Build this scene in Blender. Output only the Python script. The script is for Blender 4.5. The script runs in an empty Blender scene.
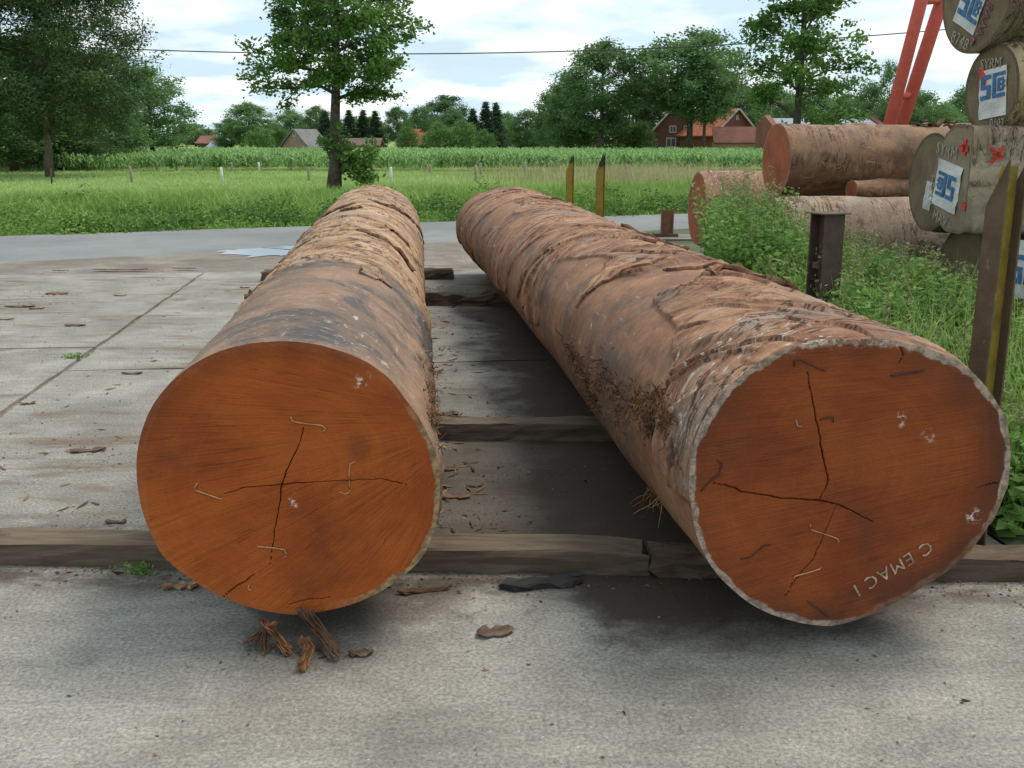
import bpy, math, random
import numpy as np
from mathutils import Vector, Matrix
SC = bpy.context.scene
COL = SC.collection
rng = np.random.default_rng(11)
random.seed(5)
R = math.radians

# ------------------------------------------------------------------ camera
CAM_H, PITCH, FPX = 1.6, R(13.4), 1027.0
cam_d = bpy.data.cameras.new("camera")
cam = bpy.data.objects.new("camera", cam_d)
COL.objects.link(cam)
cam.location = (0, 0, CAM_H)
cam.rotation_euler = (R(90) - PITCH, 0, 0)
cam_d.sensor_width = 36.0
cam_d.lens = 36.0 * FPX / 1024.0
cam_d.clip_start = 0.05
cam_d.clip_end = 4000
SC.camera = cam
SC.render.resolution_x, SC.render.resolution_y = 1024, 768
SC.view_settings.view_transform = 'Standard'
SC.view_settings.look = 'None'
SC.view_settings.gamma = 1.0
SC.view_settings.exposure = 0.85
SC.render.engine = 'CYCLES'
SC.cycles.max_bounces = 6
SC.cycles.transparent_max_bounces = 8

# ------------------------------------------------------------------ sky and sun (bright, mostly clouded noon)
SUN_EL, SUN_AZ = R(60), R(58)           # azimuth clockwise from +Y: the veiled sun stands high on the right, a little behind the scene
world = bpy.data.worlds.new("World")
SC.world = world
world.use_nodes = True
wn = world.node_tree
for n in list(wn.nodes):
    wn.nodes.remove(n)
W = wn.nodes.new
def wl(a, b): wn.links.new(a, b)
w_out = W('ShaderNodeOutputWorld'); w_bg = W('ShaderNodeBackground')
w_bg.inputs['Strength'].default_value = 0.08
w_sky = W('ShaderNodeTexSky'); w_sky.sky_type = 'NISHITA'; w_sky.sun_disc = False
w_sky.sun_elevation = SUN_EL; w_sky.sun_rotation = SUN_AZ
w_sky.air_density = 1.0; w_sky.dust_density = 1.5; w_sky.ozone_density = 1.0
w_tc = W('ShaderNodeTexCoord'); w_sep = W('ShaderNodeSeparateXYZ')
wl(w_tc.outputs['Generated'], w_sep.inputs[0])
w_z = W('ShaderNodeMath'); w_z.operation = 'ADD'; w_z.inputs[1].default_value = 0.16
w_zm = W('ShaderNodeMath'); w_zm.operation = 'MAXIMUM'; w_zm.inputs[1].default_value = 0.0
wl(w_sep.outputs[2], w_zm.inputs[0]); wl(w_zm.outputs[0], w_z.inputs[0])
w_dx = W('ShaderNodeMath'); w_dx.operation = 'DIVIDE'; wl(w_sep.outputs[0], w_dx.inputs[0]); wl(w_z.outputs[0], w_dx.inputs[1])
w_dy = W('ShaderNodeMath'); w_dy.operation = 'DIVIDE'; wl(w_sep.outputs[1], w_dy.inputs[0]); wl(w_z.outputs[0], w_dy.inputs[1])
w_cmb = W('ShaderNodeCombineXYZ'); wl(w_dx.outputs[0], w_cmb.inputs[0]); wl(w_dy.outputs[0], w_cmb.inputs[1])
w_n = W('ShaderNodeTexNoise'); w_n.inputs['Scale'].default_value = 1.35; w_n.inputs['Detail'].default_value = 7
w_n.inputs['Roughness'].default_value = 0.58; w_n.inputs['Distortion'].default_value = 0.25
wl(w_cmb.outputs[0], w_n.inputs['Vector'])
w_r = W('ShaderNodeValToRGB'); w_r.color_ramp.elements[0].position = 0.38; w_r.color_ramp.elements[1].position = 0.60
w_r.color_ramp.elements[0].color = (0.70, 0.70, 0.70, 1); w_r.color_ramp.elements[1].color = (1, 1, 1, 1)
wl(w_n.outputs[0], w_r.inputs[0])
w_n2 = W('ShaderNodeTexNoise'); w_n2.inputs['Scale'].default_value = 1.9; w_n2.inputs['Detail'].default_value = 6
wl(w_cmb.outputs[0], w_n2.inputs['Vector'])
w_r2 = W('ShaderNodeValToRGB')
w_r2.color_ramp.elements[0].position = 0.42; w_r2.color_ramp.elements[0].color = (4.9, 6.4, 7.4, 1)
w_r2.color_ramp.elements[1].position = 0.66; w_r2.color_ramp.elements[1].color = (9.6, 9.7, 9.6, 1)
wl(w_n2.outputs[0], w_r2.inputs[0])
w_mix = W('ShaderNodeMix'); w_mix.data_type = 'RGBA'
wl(w_r.outputs[0], w_mix.inputs['Factor']); wl(w_sky.outputs[0], w_mix.inputs['A']); wl(w_r2.outputs[0], w_mix.inputs['B'])
wl(w_mix.outputs['Result'], w_bg.inputs['Color']); wl(w_bg.outputs[0], w_out.inputs[0])

sun_d = bpy.data.lights.new("sun", 'SUN'); sun_d.energy = 1.5; sun_d.angle = R(24); sun_d.color = (1.0, 0.91, 0.78)
sun = bpy.data.objects.new("sun", sun_d); COL.objects.link(sun)
sdir = Vector((math.sin(SUN_AZ) * math.cos(SUN_EL), math.cos(SUN_AZ) * math.cos(SUN_EL), math.sin(SUN_EL)))
sun.rotation_euler = sdir.to_track_quat('Z', 'Y').to_euler()

# ------------------------------------------------------------------ helpers
SP, CP = math.sin(PITCH), math.cos(PITCH)
def ray(px, py):
    """direction of the sight line through a photograph pixel"""
    u, v = (px - 512) / FPX, (py - 384) / FPX
    return np.array([u, CP - v * SP, -(SP + v * CP)])
ORG = np.array([0, 0, CAM_H])
def at(px, py, Y):
    d = ray(px, py); return ORG + d * (Y / d[1])
def gr(px, py, z=0.0):
    d = ray(px, py); return ORG + d * ((z - CAM_H) / d[2])
def on_plane(px, py, p0, n):
    d = ray(px, py); return ORG + d * (np.dot(p0 - ORG, n) / np.dot(d, n))

_P = np.random.default_rng(3).permutation(256); _P = np.concatenate([_P, _P, _P])
_G = np.random.default_rng(4).normal(size=(256, 3)); _G /= np.linalg.norm(_G, axis=1)[:, None]
def noise(p):
    p = np.asarray(p, float); i = np.floor(p).astype(int); f = p - i; i &= 255
    s = f * f * f * (f * (f * 6 - 15) + 10)
    out = 0
    for dx in (0, 1):
        wx = s[:, 0] if dx else 1 - s[:, 0]
        for dy in (0, 1):
            wy = s[:, 1] if dy else 1 - s[:, 1]
            for dz in (0, 1):
                wz = s[:, 2] if dz else 1 - s[:, 2]
                h = _P[_P[_P[(i[:, 0] + dx) & 255] + ((i[:, 1] + dy) & 255)] + ((i[:, 2] + dz) & 255)]
                g = _G[h]
                out = out + wx * wy * wz * (g[:, 0] * (f[:, 0] - dx) + g[:, 1] * (f[:, 1] - dy) + g[:, 2] * (f[:, 2] - dz))
    return out * 1.5
def fbm(p, o=4, g=0.5):
    a, s, t = 1.0, 0, 0
    p = np.asarray(p, float)
    for k in range(o):
        s = s + a * noise(p * 2 ** k + 17.3 * k); t += a; a *= g
    return s / t
def sst(a, b, x):
    t = np.clip((x - a) / (b - a), 0, 1); return t * t * (3 - 2 * t)

def mesh_np(name, V, F, mat=None, smooth=False, attrs=None, uv=None):
    """V (n,3), F (m,k) with k = 3 or 4, or a list of such arrays"""
    me = bpy.data.meshes.new(name)
    V = np.asarray(V, np.float32)
    Fs = [np.asarray(f, np.int32) for f in (F if isinstance(F, list) else [F]) if len(f)]
    me.vertices.add(len(V)); me.vertices.foreach_set('co', V.ravel())
    tot = np.concatenate([np.full(len(f), f.shape[1], np.int32) for f in Fs])
    loops = np.concatenate([f.ravel() for f in Fs]).astype(np.int32)
    me.loops.add(len(loops)); me.loops.foreach_set('vertex_index', loops)
    me.polygons.add(len(tot))
    st = np.concatenate([[0], np.cumsum(tot)[:-1]]).astype(np.int32)
    me.polygons.foreach_set('loop_start', st)
    me.polygons.foreach_set('use_smooth', np.full(len(tot), smooth, bool))
    me.update(calc_edges=True)
    me.validate()
    for k, a in (attrs or {}).items():
        a = np.asarray(a, np.float32)
        if a.ndim == 1:
            at_ = me.attributes.new(k, 'FLOAT', 'POINT'); at_.data.foreach_set('value', a)
        else:
            at_ = me.attributes.new(k, 'FLOAT_VECTOR', 'POINT'); at_.data.foreach_set('vector', a.ravel())
    if mat: me.materials.append(mat)
    return me
def link(name, me, parent=None, loc=(0, 0, 0)):
    o = bpy.data.objects.new(name, me); COL.objects.link(o)
    if parent: o.parent = parent
    o.location = loc
    return o
def part(name, V, F, mat, parent, smooth=False, attrs=None):
    """mesh part given in world coordinates under an unrotated Empty"""
    V = np.asarray(V, float) - np.array(parent_world(parent))
    return link(name, mesh_np(name, V, F, mat, smooth, attrs), parent)
def parent_world(p):
    v = Vector((0, 0, 0))
    while p: v = v + p.location; p = p.parent
    return v
def tag(o, label=None, cat=None, group=None, kind=None):
    if label: o['label'] = label
    if cat: o['category'] = cat
    if group: o['group'] = group
    if kind: o['kind'] = kind
    return o
def thing(name, loc, label, cat, group=None, rz=0.0):
    o = bpy.data.objects.new(name, None); COL.objects.link(o)
    o.location = Vector([float(c) for c in loc]); o.rotation_euler = (0, 0, rz); o.empty_display_size = 0.2
    return tag(o, label, cat, group)
def single(name, V, F, mat, label=None, cat=None, group=None, kind=None, smooth=False, attrs=None, base=None):
    V = np.asarray(V, float)
    if base is None: base = np.array([V[:, 0].mean(), V[:, 1].mean(), V[:, 2].min()])
    o = link(name, mesh_np(name, V - base, F, mat, smooth, attrs), None, tuple(float(c) for c in base))
    return tag(o, label, cat, group, kind)
def copy_tree(o, parent=None):
    c = o.copy(); COL.objects.link(c)
    if parent: c.parent = parent
    for ch in list(o.children): copy_tree(ch, c)
    return c

class MB:
    def __init__(s): s.v, s.q, s.t, s.n = [], [], [], 0
    def add(s, V, Q=None, T=None):
        V = np.asarray(V, float).reshape(-1, 3)
        s.v.append(V)
        if Q is not None and len(Q): s.q.append(np.asarray(Q, int) + s.n)
        if T is not None and len(T): s.t.append(np.asarray(T, int) + s.n)
        s.n += len(V)
        return s
    def V(s): return np.concatenate(s.v)
    def F(s):
        r = []
        if s.q: r.append(np.concatenate(s.q))
        if s.t: r.append(np.concatenate(s.t))
        return r
    def box(s, lo, hi, M=None):
        lo, hi = np.array(lo, float), np.array(hi, float)
        V = np.array([[(hi if i & 1 else lo)[0], (hi if i & 2 else lo)[1], (hi if i & 4 else lo)[2]] for i in range(8)])
        if M is not None: V = V @ M[0].T + M[1]
        return s.add(V, [[0, 2, 3, 1], [4, 5, 7, 6], [0, 1, 5, 4], [2, 6, 7, 3], [0, 4, 6, 2], [1, 3, 7, 5]])
    def tube(s, P, r, n=6, cap=True):
        P = np.asarray(P, float); m = len(P); r = np.broadcast_to(np.asarray(r, float), (m,))
        T = np.gradient(P, axis=0); T /= np.linalg.norm(T, axis=1)[:, None] + 1e-9
        ref = np.array([0, 0, 1.0]) if abs(T[0, 2]) < 0.9 else np.array([1.0, 0, 0])
        A = np.cross(T, ref); A /= np.linalg.norm(A, axis=1)[:, None] + 1e-9
        B = np.cross(T, A)
        th = np.linspace(0, 2 * np.pi, n, endpoint=False)
        V = P[:, None] + r[:, None, None] * (A[:, None] * np.cos(th)[None, :, None] + B[:, None] * np.sin(th)[None, :, None])
        i = np.arange(m - 1)[:, None] * n; j = np.arange(n)[None]; k = (np.arange(n) + 1)[None] % n
        Q = np.stack([i + j, i + k, i + n + k, i + n + j], -1).reshape(-1, 4)
        V = V.reshape(-1, 3); Tn = []
        if cap:
            c0, c1 = len(V), len(V) + 1
            V = np.concatenate([V, P[:1], P[-1:]])
            for a in range(n):
                b = (a + 1) % n
                Tn += [[c0, b, a], [c1, (m - 1) * n + a, (m - 1) * n + b]]
        return s.add(V, Q, Tn)
def rotz(a):
    return np.array([[math.cos(a), -math.sin(a), 0], [math.sin(a), math.cos(a), 0], [0, 0, 1.0]])

def leaf_quads(C, size, rg, flat=0.0, ratio=0.55, up=None):
    """one bent rhombus per centre: (n*4) vertices"""
    n = len(C)
    size = np.broadcast_to(np.asarray(size, float), (n,))[:, None]
    t = rg.normal(size=(n, 3)); t[:, 2] *= (1 - flat)
    if up is not None: t[:, 2] = t[:, 2] + up
    t /= np.linalg.norm(t, axis=1)[:, None]
    b = np.cross(t, rg.normal(size=(n, 3)) + np.array([0, 0, 2.0 * flat])); b /= np.linalg.norm(b, axis=1)[:, None] + 1e-9
    nn = np.cross(t, b)
    V = np.stack([C - t * size * .5, C + b * size * ratio * .5 + nn * size * .08, C + t * size * .5, C - b * size * ratio * .5 + nn * size * .08], 1)
    return V.reshape(-1, 3), np.arange(n * 4).reshape(n, 4)

# ------------------------------------------------------------------ materials
class NT:
    def __init__(s, name):
        s.m = bpy.data.materials.new(name); s.m.use_nodes = True; s.t = s.m.node_tree
        for n in list(s.t.nodes): s.t.nodes.remove(n)
        s.out = s.n('ShaderNodeOutputMaterial')
    def n(s, k): return s.t.nodes.new(k)
    def l(s, a, b): s.t.links.new(a, b)
    def set(s, sock, v):
        if hasattr(v, 'is_linked') or isinstance(v, bpy.types.NodeSocket): s.l(v, sock)
        else: sock.default_value = v
    def co(s, kind='Object', scale=(1, 1, 1), rot=(0, 0, 0)):
        tc = s.n('ShaderNodeTexCoord'); mp = s.n('ShaderNodeMapping')
        mp.inputs['Scale'].default_value = scale; mp.inputs['Rotation'].default_value = rot
        s.l(tc.outputs[kind], mp.inputs[0]); return mp.outputs[0]
    def pos(s, scale=(1, 1, 1), rot=(0, 0, 0)):
        g = s.n('ShaderNodeNewGeometry'); mp = s.n('ShaderNodeMapping')
        mp.inputs['Scale'].default_value = scale; mp.inputs['Rotation'].default_value = rot
        s.l(g.outputs['Position'], mp.inputs[0]); return mp.outputs[0]
    def noise(s, vec, sc=5, det=4, rough=0.55, dist=0.0):
        x = s.n('ShaderNodeTexNoise'); s.l(vec, x.inputs['Vector'])
        x.inputs['Scale'].default_value = sc; x.inputs['Detail'].default_value = det
        x.inputs['Roughness'].default_value = rough; x.inputs['Distortion'].default_value = dist
        return x.outputs[0]
    def vor(s, vec, sc=5, out='Distance'):
        x = s.n('ShaderNodeTexVoronoi'); s.l(vec, x.inputs['Vector']); x.inputs['Scale'].default_value = sc
        return x.outputs[out]
    def ramp(s, v, a, b, lo=0.0, hi=1.0):
        x = s.n('ShaderNodeMapRange'); s.l(v, x.inputs[0]); x.interpolation_type = 'SMOOTHSTEP'
        x.inputs[1].default_value = a; x.inputs[2].default_value = b; x.inputs[3].default_value = lo; x.inputs[4].default_value = hi
        return x.outputs[0]
    def mix(s, f, a, b, mode='MIX'):
        x = s.n('ShaderNodeMix'); x.data_type = 'RGBA'; x.blend_type = mode
        s.set(x.inputs['Factor'], f); s.set(x.inputs['A'], c4(a)); s.set(x.inputs['B'], c4(b))
        return x.outputs['Result']
    def math(s, op, a, b=0.0):
        x = s.n('ShaderNodeMath'); x.operation = op; s.set(x.inputs[0], a); s.set(x.inputs[1], b); return x.outputs[0]
    def attr(s, name, out='Fac'):
        x = s.n('ShaderNodeAttribute'); x.attribute_name = name; return x.outputs[out]
    def sep(s, v):
        x = s.n('ShaderNodeSeparateXYZ'); s.l(v, x.inputs[0]); return x.outputs
    def comb(s, a, b, c):
        x = s.n('ShaderNodeCombineXYZ'); s.set(x.inputs[0], a); s.set(x.inputs[1], b); s.set(x.inputs[2], c); return x.outputs[0]
    def island(s): return s.n('ShaderNodeNewGeometry').outputs['Random Per Island']
    def objrand(s): return s.n('ShaderNodeObjectInfo').outputs['Random']
    def bump(s, h, strength=0.5, dist=0.01):
        x = s.n('ShaderNodeBump'); x.inputs['Strength'].default_value = strength; x.inputs['Distance'].default_value = dist
        s.l(h, x.inputs['Height']); return x.outputs[0]
    def done(s, col, rough=0.85, normal=None, spec=0.3, metal=0.0, trans=0.0):
        b = s.n('ShaderNodeBsdfPrincipled')
        s.set(b.inputs['Base Color'], c4(col)); s.set(b.inputs['Roughness'], rough)
        b.inputs['Specular IOR Level'].default_value = spec; b.inputs['Metallic'].default_value = metal
        if normal is not None: s.l(normal, b.inputs['Normal'])
        if trans > 0:
            t = s.n('ShaderNodeBsdfTranslucent'); s.set(t.inputs[0], c4(col))
            m = s.n('ShaderNodeMixShader'); m.inputs[0].default_value = trans
            s.l(b.outputs[0], m.inputs[1]); s.l(t.outputs[0], m.inputs[2]); s.l(m.outputs[0], s.out.inputs[0])
        else: s.l(b.outputs[0], s.out.inputs[0])
        return s.m
def c4(c):
    if isinstance(c, tuple) and len(c) == 3: return (c[0], c[1], c[2], 1.0)
    return c

def plain(name, c, var=0.25, sc=8.0, rough=0.8, spec=0.3, metal=0.0):
    t = NT(name); v = t.co()
    f = t.ramp(t.noise(v, sc, 5), 0.3, 0.7)
    col = t.mix(f, tuple(x * (1 - var) for x in c), tuple(min(1, x * (1 + var)) for x in c))
    return t.done(col, rough, t.bump(t.noise(v, sc * 6, 3), 0.25, 0.01), spec, metal)
def leaf_mat(name, dark, light, trans=0.3, obj_var=0.0, patch=0.35, gw=0.35):
    t = NT(name)
    i = t.island()
    g = t.ramp(t.noise(t.co('Object'), patch, 3), 0.35, 0.65)
    f = t.math('ADD', t.math('MULTIPLY', i, 1 - gw), t.math('MULTIPLY', g, gw))
    col = t.mix(f, dark, light)
    if obj_var > 0:
        r = t.objrand()
        k = t.math('ADD', t.math('MULTIPLY', r, obj_var * 2), 1 - obj_var)
        col = t.mix(1.0, col, t.comb(k, k, t.math('MULTIPLY', k, 1.0)), 'MULTIPLY')
    return t.done(col, 0.6, None, 0.25, 0.0, trans)

def bark_mat(name, bare_a, bare_b, char, bark_a, bark_b, fleck, pink):
    t = NT(name)
    f = t.sep(t.attr('f', 'Vector'))                 # x bark mask, y edge, z layer tone
    p = t.attr('cyl', 'Vector')                      # metres: around x, around y, along
    mp = t.n('ShaderNodeMapping'); mp.inputs['Scale'].default_value = (1, 1, 1); t.l(p, mp.inputs[0]); v = mp.outputs[0]
    mp2 = t.n('ShaderNodeMapping'); mp2.inputs['Scale'].default_value = (9, 9, 2.2); t.l(p, mp2.inputs[0]); vl = mp2.outputs[0]
    mp3 = t.n('ShaderNodeMapping'); mp3.inputs['Scale'].default_value = (3.0, 3.0, 11.0); mp3.inputs['Rotation'].default_value = (0.25, 0.3, 0); t.l(p, mp3.inputs[0]); vc = mp3.outputs[0]
    bare = t.mix(t.ramp(t.noise(v, 2.2, 5, 0.6, 0.6), 0.38, 0.62), bare_a, bare_b)
    bare = t.mix(t.ramp(t.noise(v, 1.5, 7, 0.66, 0.8), 0.46, 0.60), bare, char)
    bk = t.mix(t.ramp(t.noise(vc, 1.0, 6, 0.65, 0.4), 0.35, 0.65), bark_a, bark_b)
    bk = t.mix(t.ramp(t.noise(v, 2.7, 4, 0.6), 0.52, 0.72), bk, pink)
    bk = t.mix(t.math('MULTIPLY', t.ramp(t.noise(v, 1.8, 5, 0.6, 0.7), 0.5, 0.68), 0.6), bk, (0.27, 0.225, 0.185))
    col = t.mix(f[0], bare, bk)
    k = t.math('ADD', t.math('MULTIPLY', f[2], 0.6), 0.66)
    col = t.mix(1.0, col, t.comb(k, k, k), 'MULTIPLY')
    g = t.math('ADD', t.math('MULTIPLY', t.noise(v, 34, 5, 0.7), 0.7), 0.65)
    col = t.mix(1.0, col, t.comb(g, g, g), 'MULTIPLY')
    mp5 = t.n('ShaderNodeMapping'); mp5.inputs['Scale'].default_value = (14, 14, 30); mp5.inputs['Rotation'].default_value = (0.3, 0.4, 0); t.l(p, mp5.inputs[0])
    n5 = t.noise(mp5.outputs[0], 1.0, 6, 0.72, 0.5)
    col = t.mix(t.math('MULTIPLY', t.ramp(n5, 0.54, 0.70), 0.55), col, tuple(x * 0.45 for x in bark_b))
    col = t.mix(t.math('MULTIPLY', t.ramp(n5, 0.46, 0.30), 0.45), col, tuple(min(1, x * 1.35) for x in bark_a))
    fl = t.math('MULTIPLY', t.ramp(t.noise(vl, 2.6, 5, 0.65, 0.5), 0.60, 0.70), t.ramp(t.noise(v, 1.3, 3), 0.42, 0.6))
    mp4 = t.n('ShaderNodeMapping'); mp4.inputs['Scale'].default_value = (16, 16, 34); mp4.inputs['Rotation'].default_value = (0.5, 0.5, 0); t.l(p, mp4.inputs[0])
    fl = t.math('MULTIPLY', fl, 0.6)
    fl = t.math('MAXIMUM', fl, t.ramp(t.math('ADD', t.noise(mp4.outputs[0], 1.0, 6, 0.7, 0.6), t.math('MULTIPLY', t.attr('white'), 0.12)), 0.68, 0.74))
    col = t.mix(fl, col, fleck)
    col = t.mix(t.math('MULTIPLY', f[1], 0.85), col, (0.035, 0.02, 0.012))
    # hair cracks and lifted scale edges in the bark, across the trunk
    def ridge(vec, sc, wdt, dist):
        r_ = t.math('ABSOLUTE', t.math('SUBTRACT', t.noise(vec, sc, 5, 0.6, dist), 0.5))
        return t.ramp(r_, wdt * .25, wdt, 1.0, 0.0)
    c1_ = t.math('MULTIPLY', ridge(vc, 0.7, 0.020, 0.8), t.ramp(t.noise(v, 1.6, 3), 0.40, 0.55))
    c2_ = t.math('MULTIPLY', ridge(vc, 2.4, 0.015, 0.6), t.ramp(t.noise(v, 3.7, 3), 0.54, 0.64))
    cr_ = t.math('MULTIPLY', t.math('MAXIMUM', c1_, c2_), t.math('ADD', t.math('MULTIPLY', f[0], 0.8), 0.12))
    col = t.mix(t.math('MULTIPLY', cr_, 0.9), col, (0.04, 0.02, 0.012))
    h = t.math('ADD', t.math('MULTIPLY', t.noise(vc, 4.0, 8, 0.8), 0.6), t.math('MULTIPLY', t.noise(v, 45, 5, 0.75), 0.7))
    h = t.math('SUBTRACT', h, t.math('MULTIPLY', cr_, 0.8))
    bs = t.n('ShaderNodeBump'); bs.inputs['Distance'].default_value = 0.016
    t.l(h, bs.inputs['Height']); t.l(t.math('ADD', t.math('MULTIPLY', f[0], 0.5), 0.4), bs.inputs['Strength'])
    return t.done(col, 0.72, bs.outputs[0], 0.3)

def endgrain_mat(name, a, b, c, rimc, rim_w, dark, patches):
    t = NT(name)
    fa = t.attr('fa', 'Vector')                      # plane metres (x right, y up), z = distance to rim
    s = t.sep(fa)
    saw = t.attr('saw', 'Vector')
    v = t.comb(s[0], s[1], 0.0)
    n1 = t.noise(v, 3.2, 4, 0.55, 0.4)
    col = t.mix(t.ramp(n1, 0.35, 0.65), a, b)
    n2 = t.noise(saw, 1.0, 4, 0.6)
    col = t.mix(t.math('MULTIPLY', t.ramp(n2, 0.42, 0.66), 0.22), col, c)
    n2b = t.noise(saw, 3.2, 2, 0.5)
    k = t.math('ADD', t.math('MULTIPLY', n2b, 0.36), 0.82)
    col = t.mix(1.0, col, t.comb(k, k, k), 'MULTIPLY')
    n3 = t.noise(v, 140, 3, 0.6)
    k = t.math('ADD', t.math('MULTIPLY', n3, 0.4), 0.8)
    col = t.mix(1.0, col, t.comb(k, k, k), 'MULTIPLY')
    rr_ = t.math('SQRT', t.math('ADD', t.math('MULTIPLY', s[0], s[0]), t.math('MULTIPLY', s[1], s[1])))
    rr_ = t.math('ADD', rr_, t.math('MULTIPLY', t.noise(v, 3.0, 3), 0.09))
    k = t.math('ADD', t.math('MULTIPLY', t.noise(t.comb(t.math('MULTIPLY', rr_, 55.0), 0.0, 0.0), 1.0, 3, 0.7), 0.42), 0.79)
    col = t.mix(1.0, col, t.comb(k, k, k), 'MULTIPLY')
    # stains: darker weathered blotches
    col = t.mix(t.math('MULTIPLY', t.ramp(t.noise(v, 2.1, 5, 0.6, 0.5), 0.55, 0.75), 0.7), col, dark)
    col = t.mix(t.math('MULTIPLY', t.math('MULTIPLY', t.attr('stain'), t.ramp(t.noise(v, 7, 5, 0.65), 0.3, 0.6, 0.45, 1.0)), 0.85), col, dark)
    # sapwood and bark rim
    rn = t.math('MULTIPLY', t.noise(v, 9, 3, 0.6), 0.06)
    rd = t.math('ADD', s[2], t.math('SUBTRACT', rn, 0.03))
    rf = t.ramp(rd, rim_w * 0.75, rim_w * 1.15, 1.0, 0.0)
    rf = t.math('MULTIPLY', rf, t.attr('sap'))
    rcol = t.mix(t.ramp(t.noise(v, 28, 5, 0.7), 0.4, 0.6), rimc, tuple(x * 0.45 for x in rimc))
    col = t.mix(rf, col, rcol)
    # chalky scuffs
    sc = t.math('MULTIPLY', t.ramp(t.noise(v, 42, 5, 0.75), 0.5, 0.62), t.attr('chalk'))
    col = t.mix(sc, col, (0.62, 0.55, 0.48))
    col = t.mix(t.math('MULTIPLY', t.attr('crack'), 0.7), col, (0.02, 0.009, 0.004))
    # single deep chain-saw scores among the fine ones
    sr = t.math('ABSOLUTE', t.math('SUBTRACT', t.noise(saw, 0.55, 3, 0.6, 0.3), 0.5))
    sr = t.math('MULTIPLY', t.ramp(sr, 0.004, 0.016, 1.0, 0.0), t.ramp(t.noise(v, 4.5, 3), 0.46, 0.62))
    col = t.mix(t.math('MULTIPLY', sr, 0.4), col, dark)
    # torn, fuzzy wood fibre: pale flecks
    ff = t.math('MULTIPLY', t.ramp(t.noise(saw, 9.0, 3, 0.7), 0.62, 0.72), t.ramp(t.noise(v, 9, 4), 0.5, 0.65))
    col = t.mix(t.math('MULTIPLY', ff, 0.35), col, tuple(min(1, x * 1.9) for x in a))
    h = t.math('SUBTRACT', t.math('ADD', t.math('MULTIPLY', n2b, 0.8), t.math('MULTIPLY', n3, 0.5)), t.math('MULTIPLY', sr, 0.6))
    return t.done(col, 0.72, t.bump(h, 0.6, 0.006), 0.22)

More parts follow.
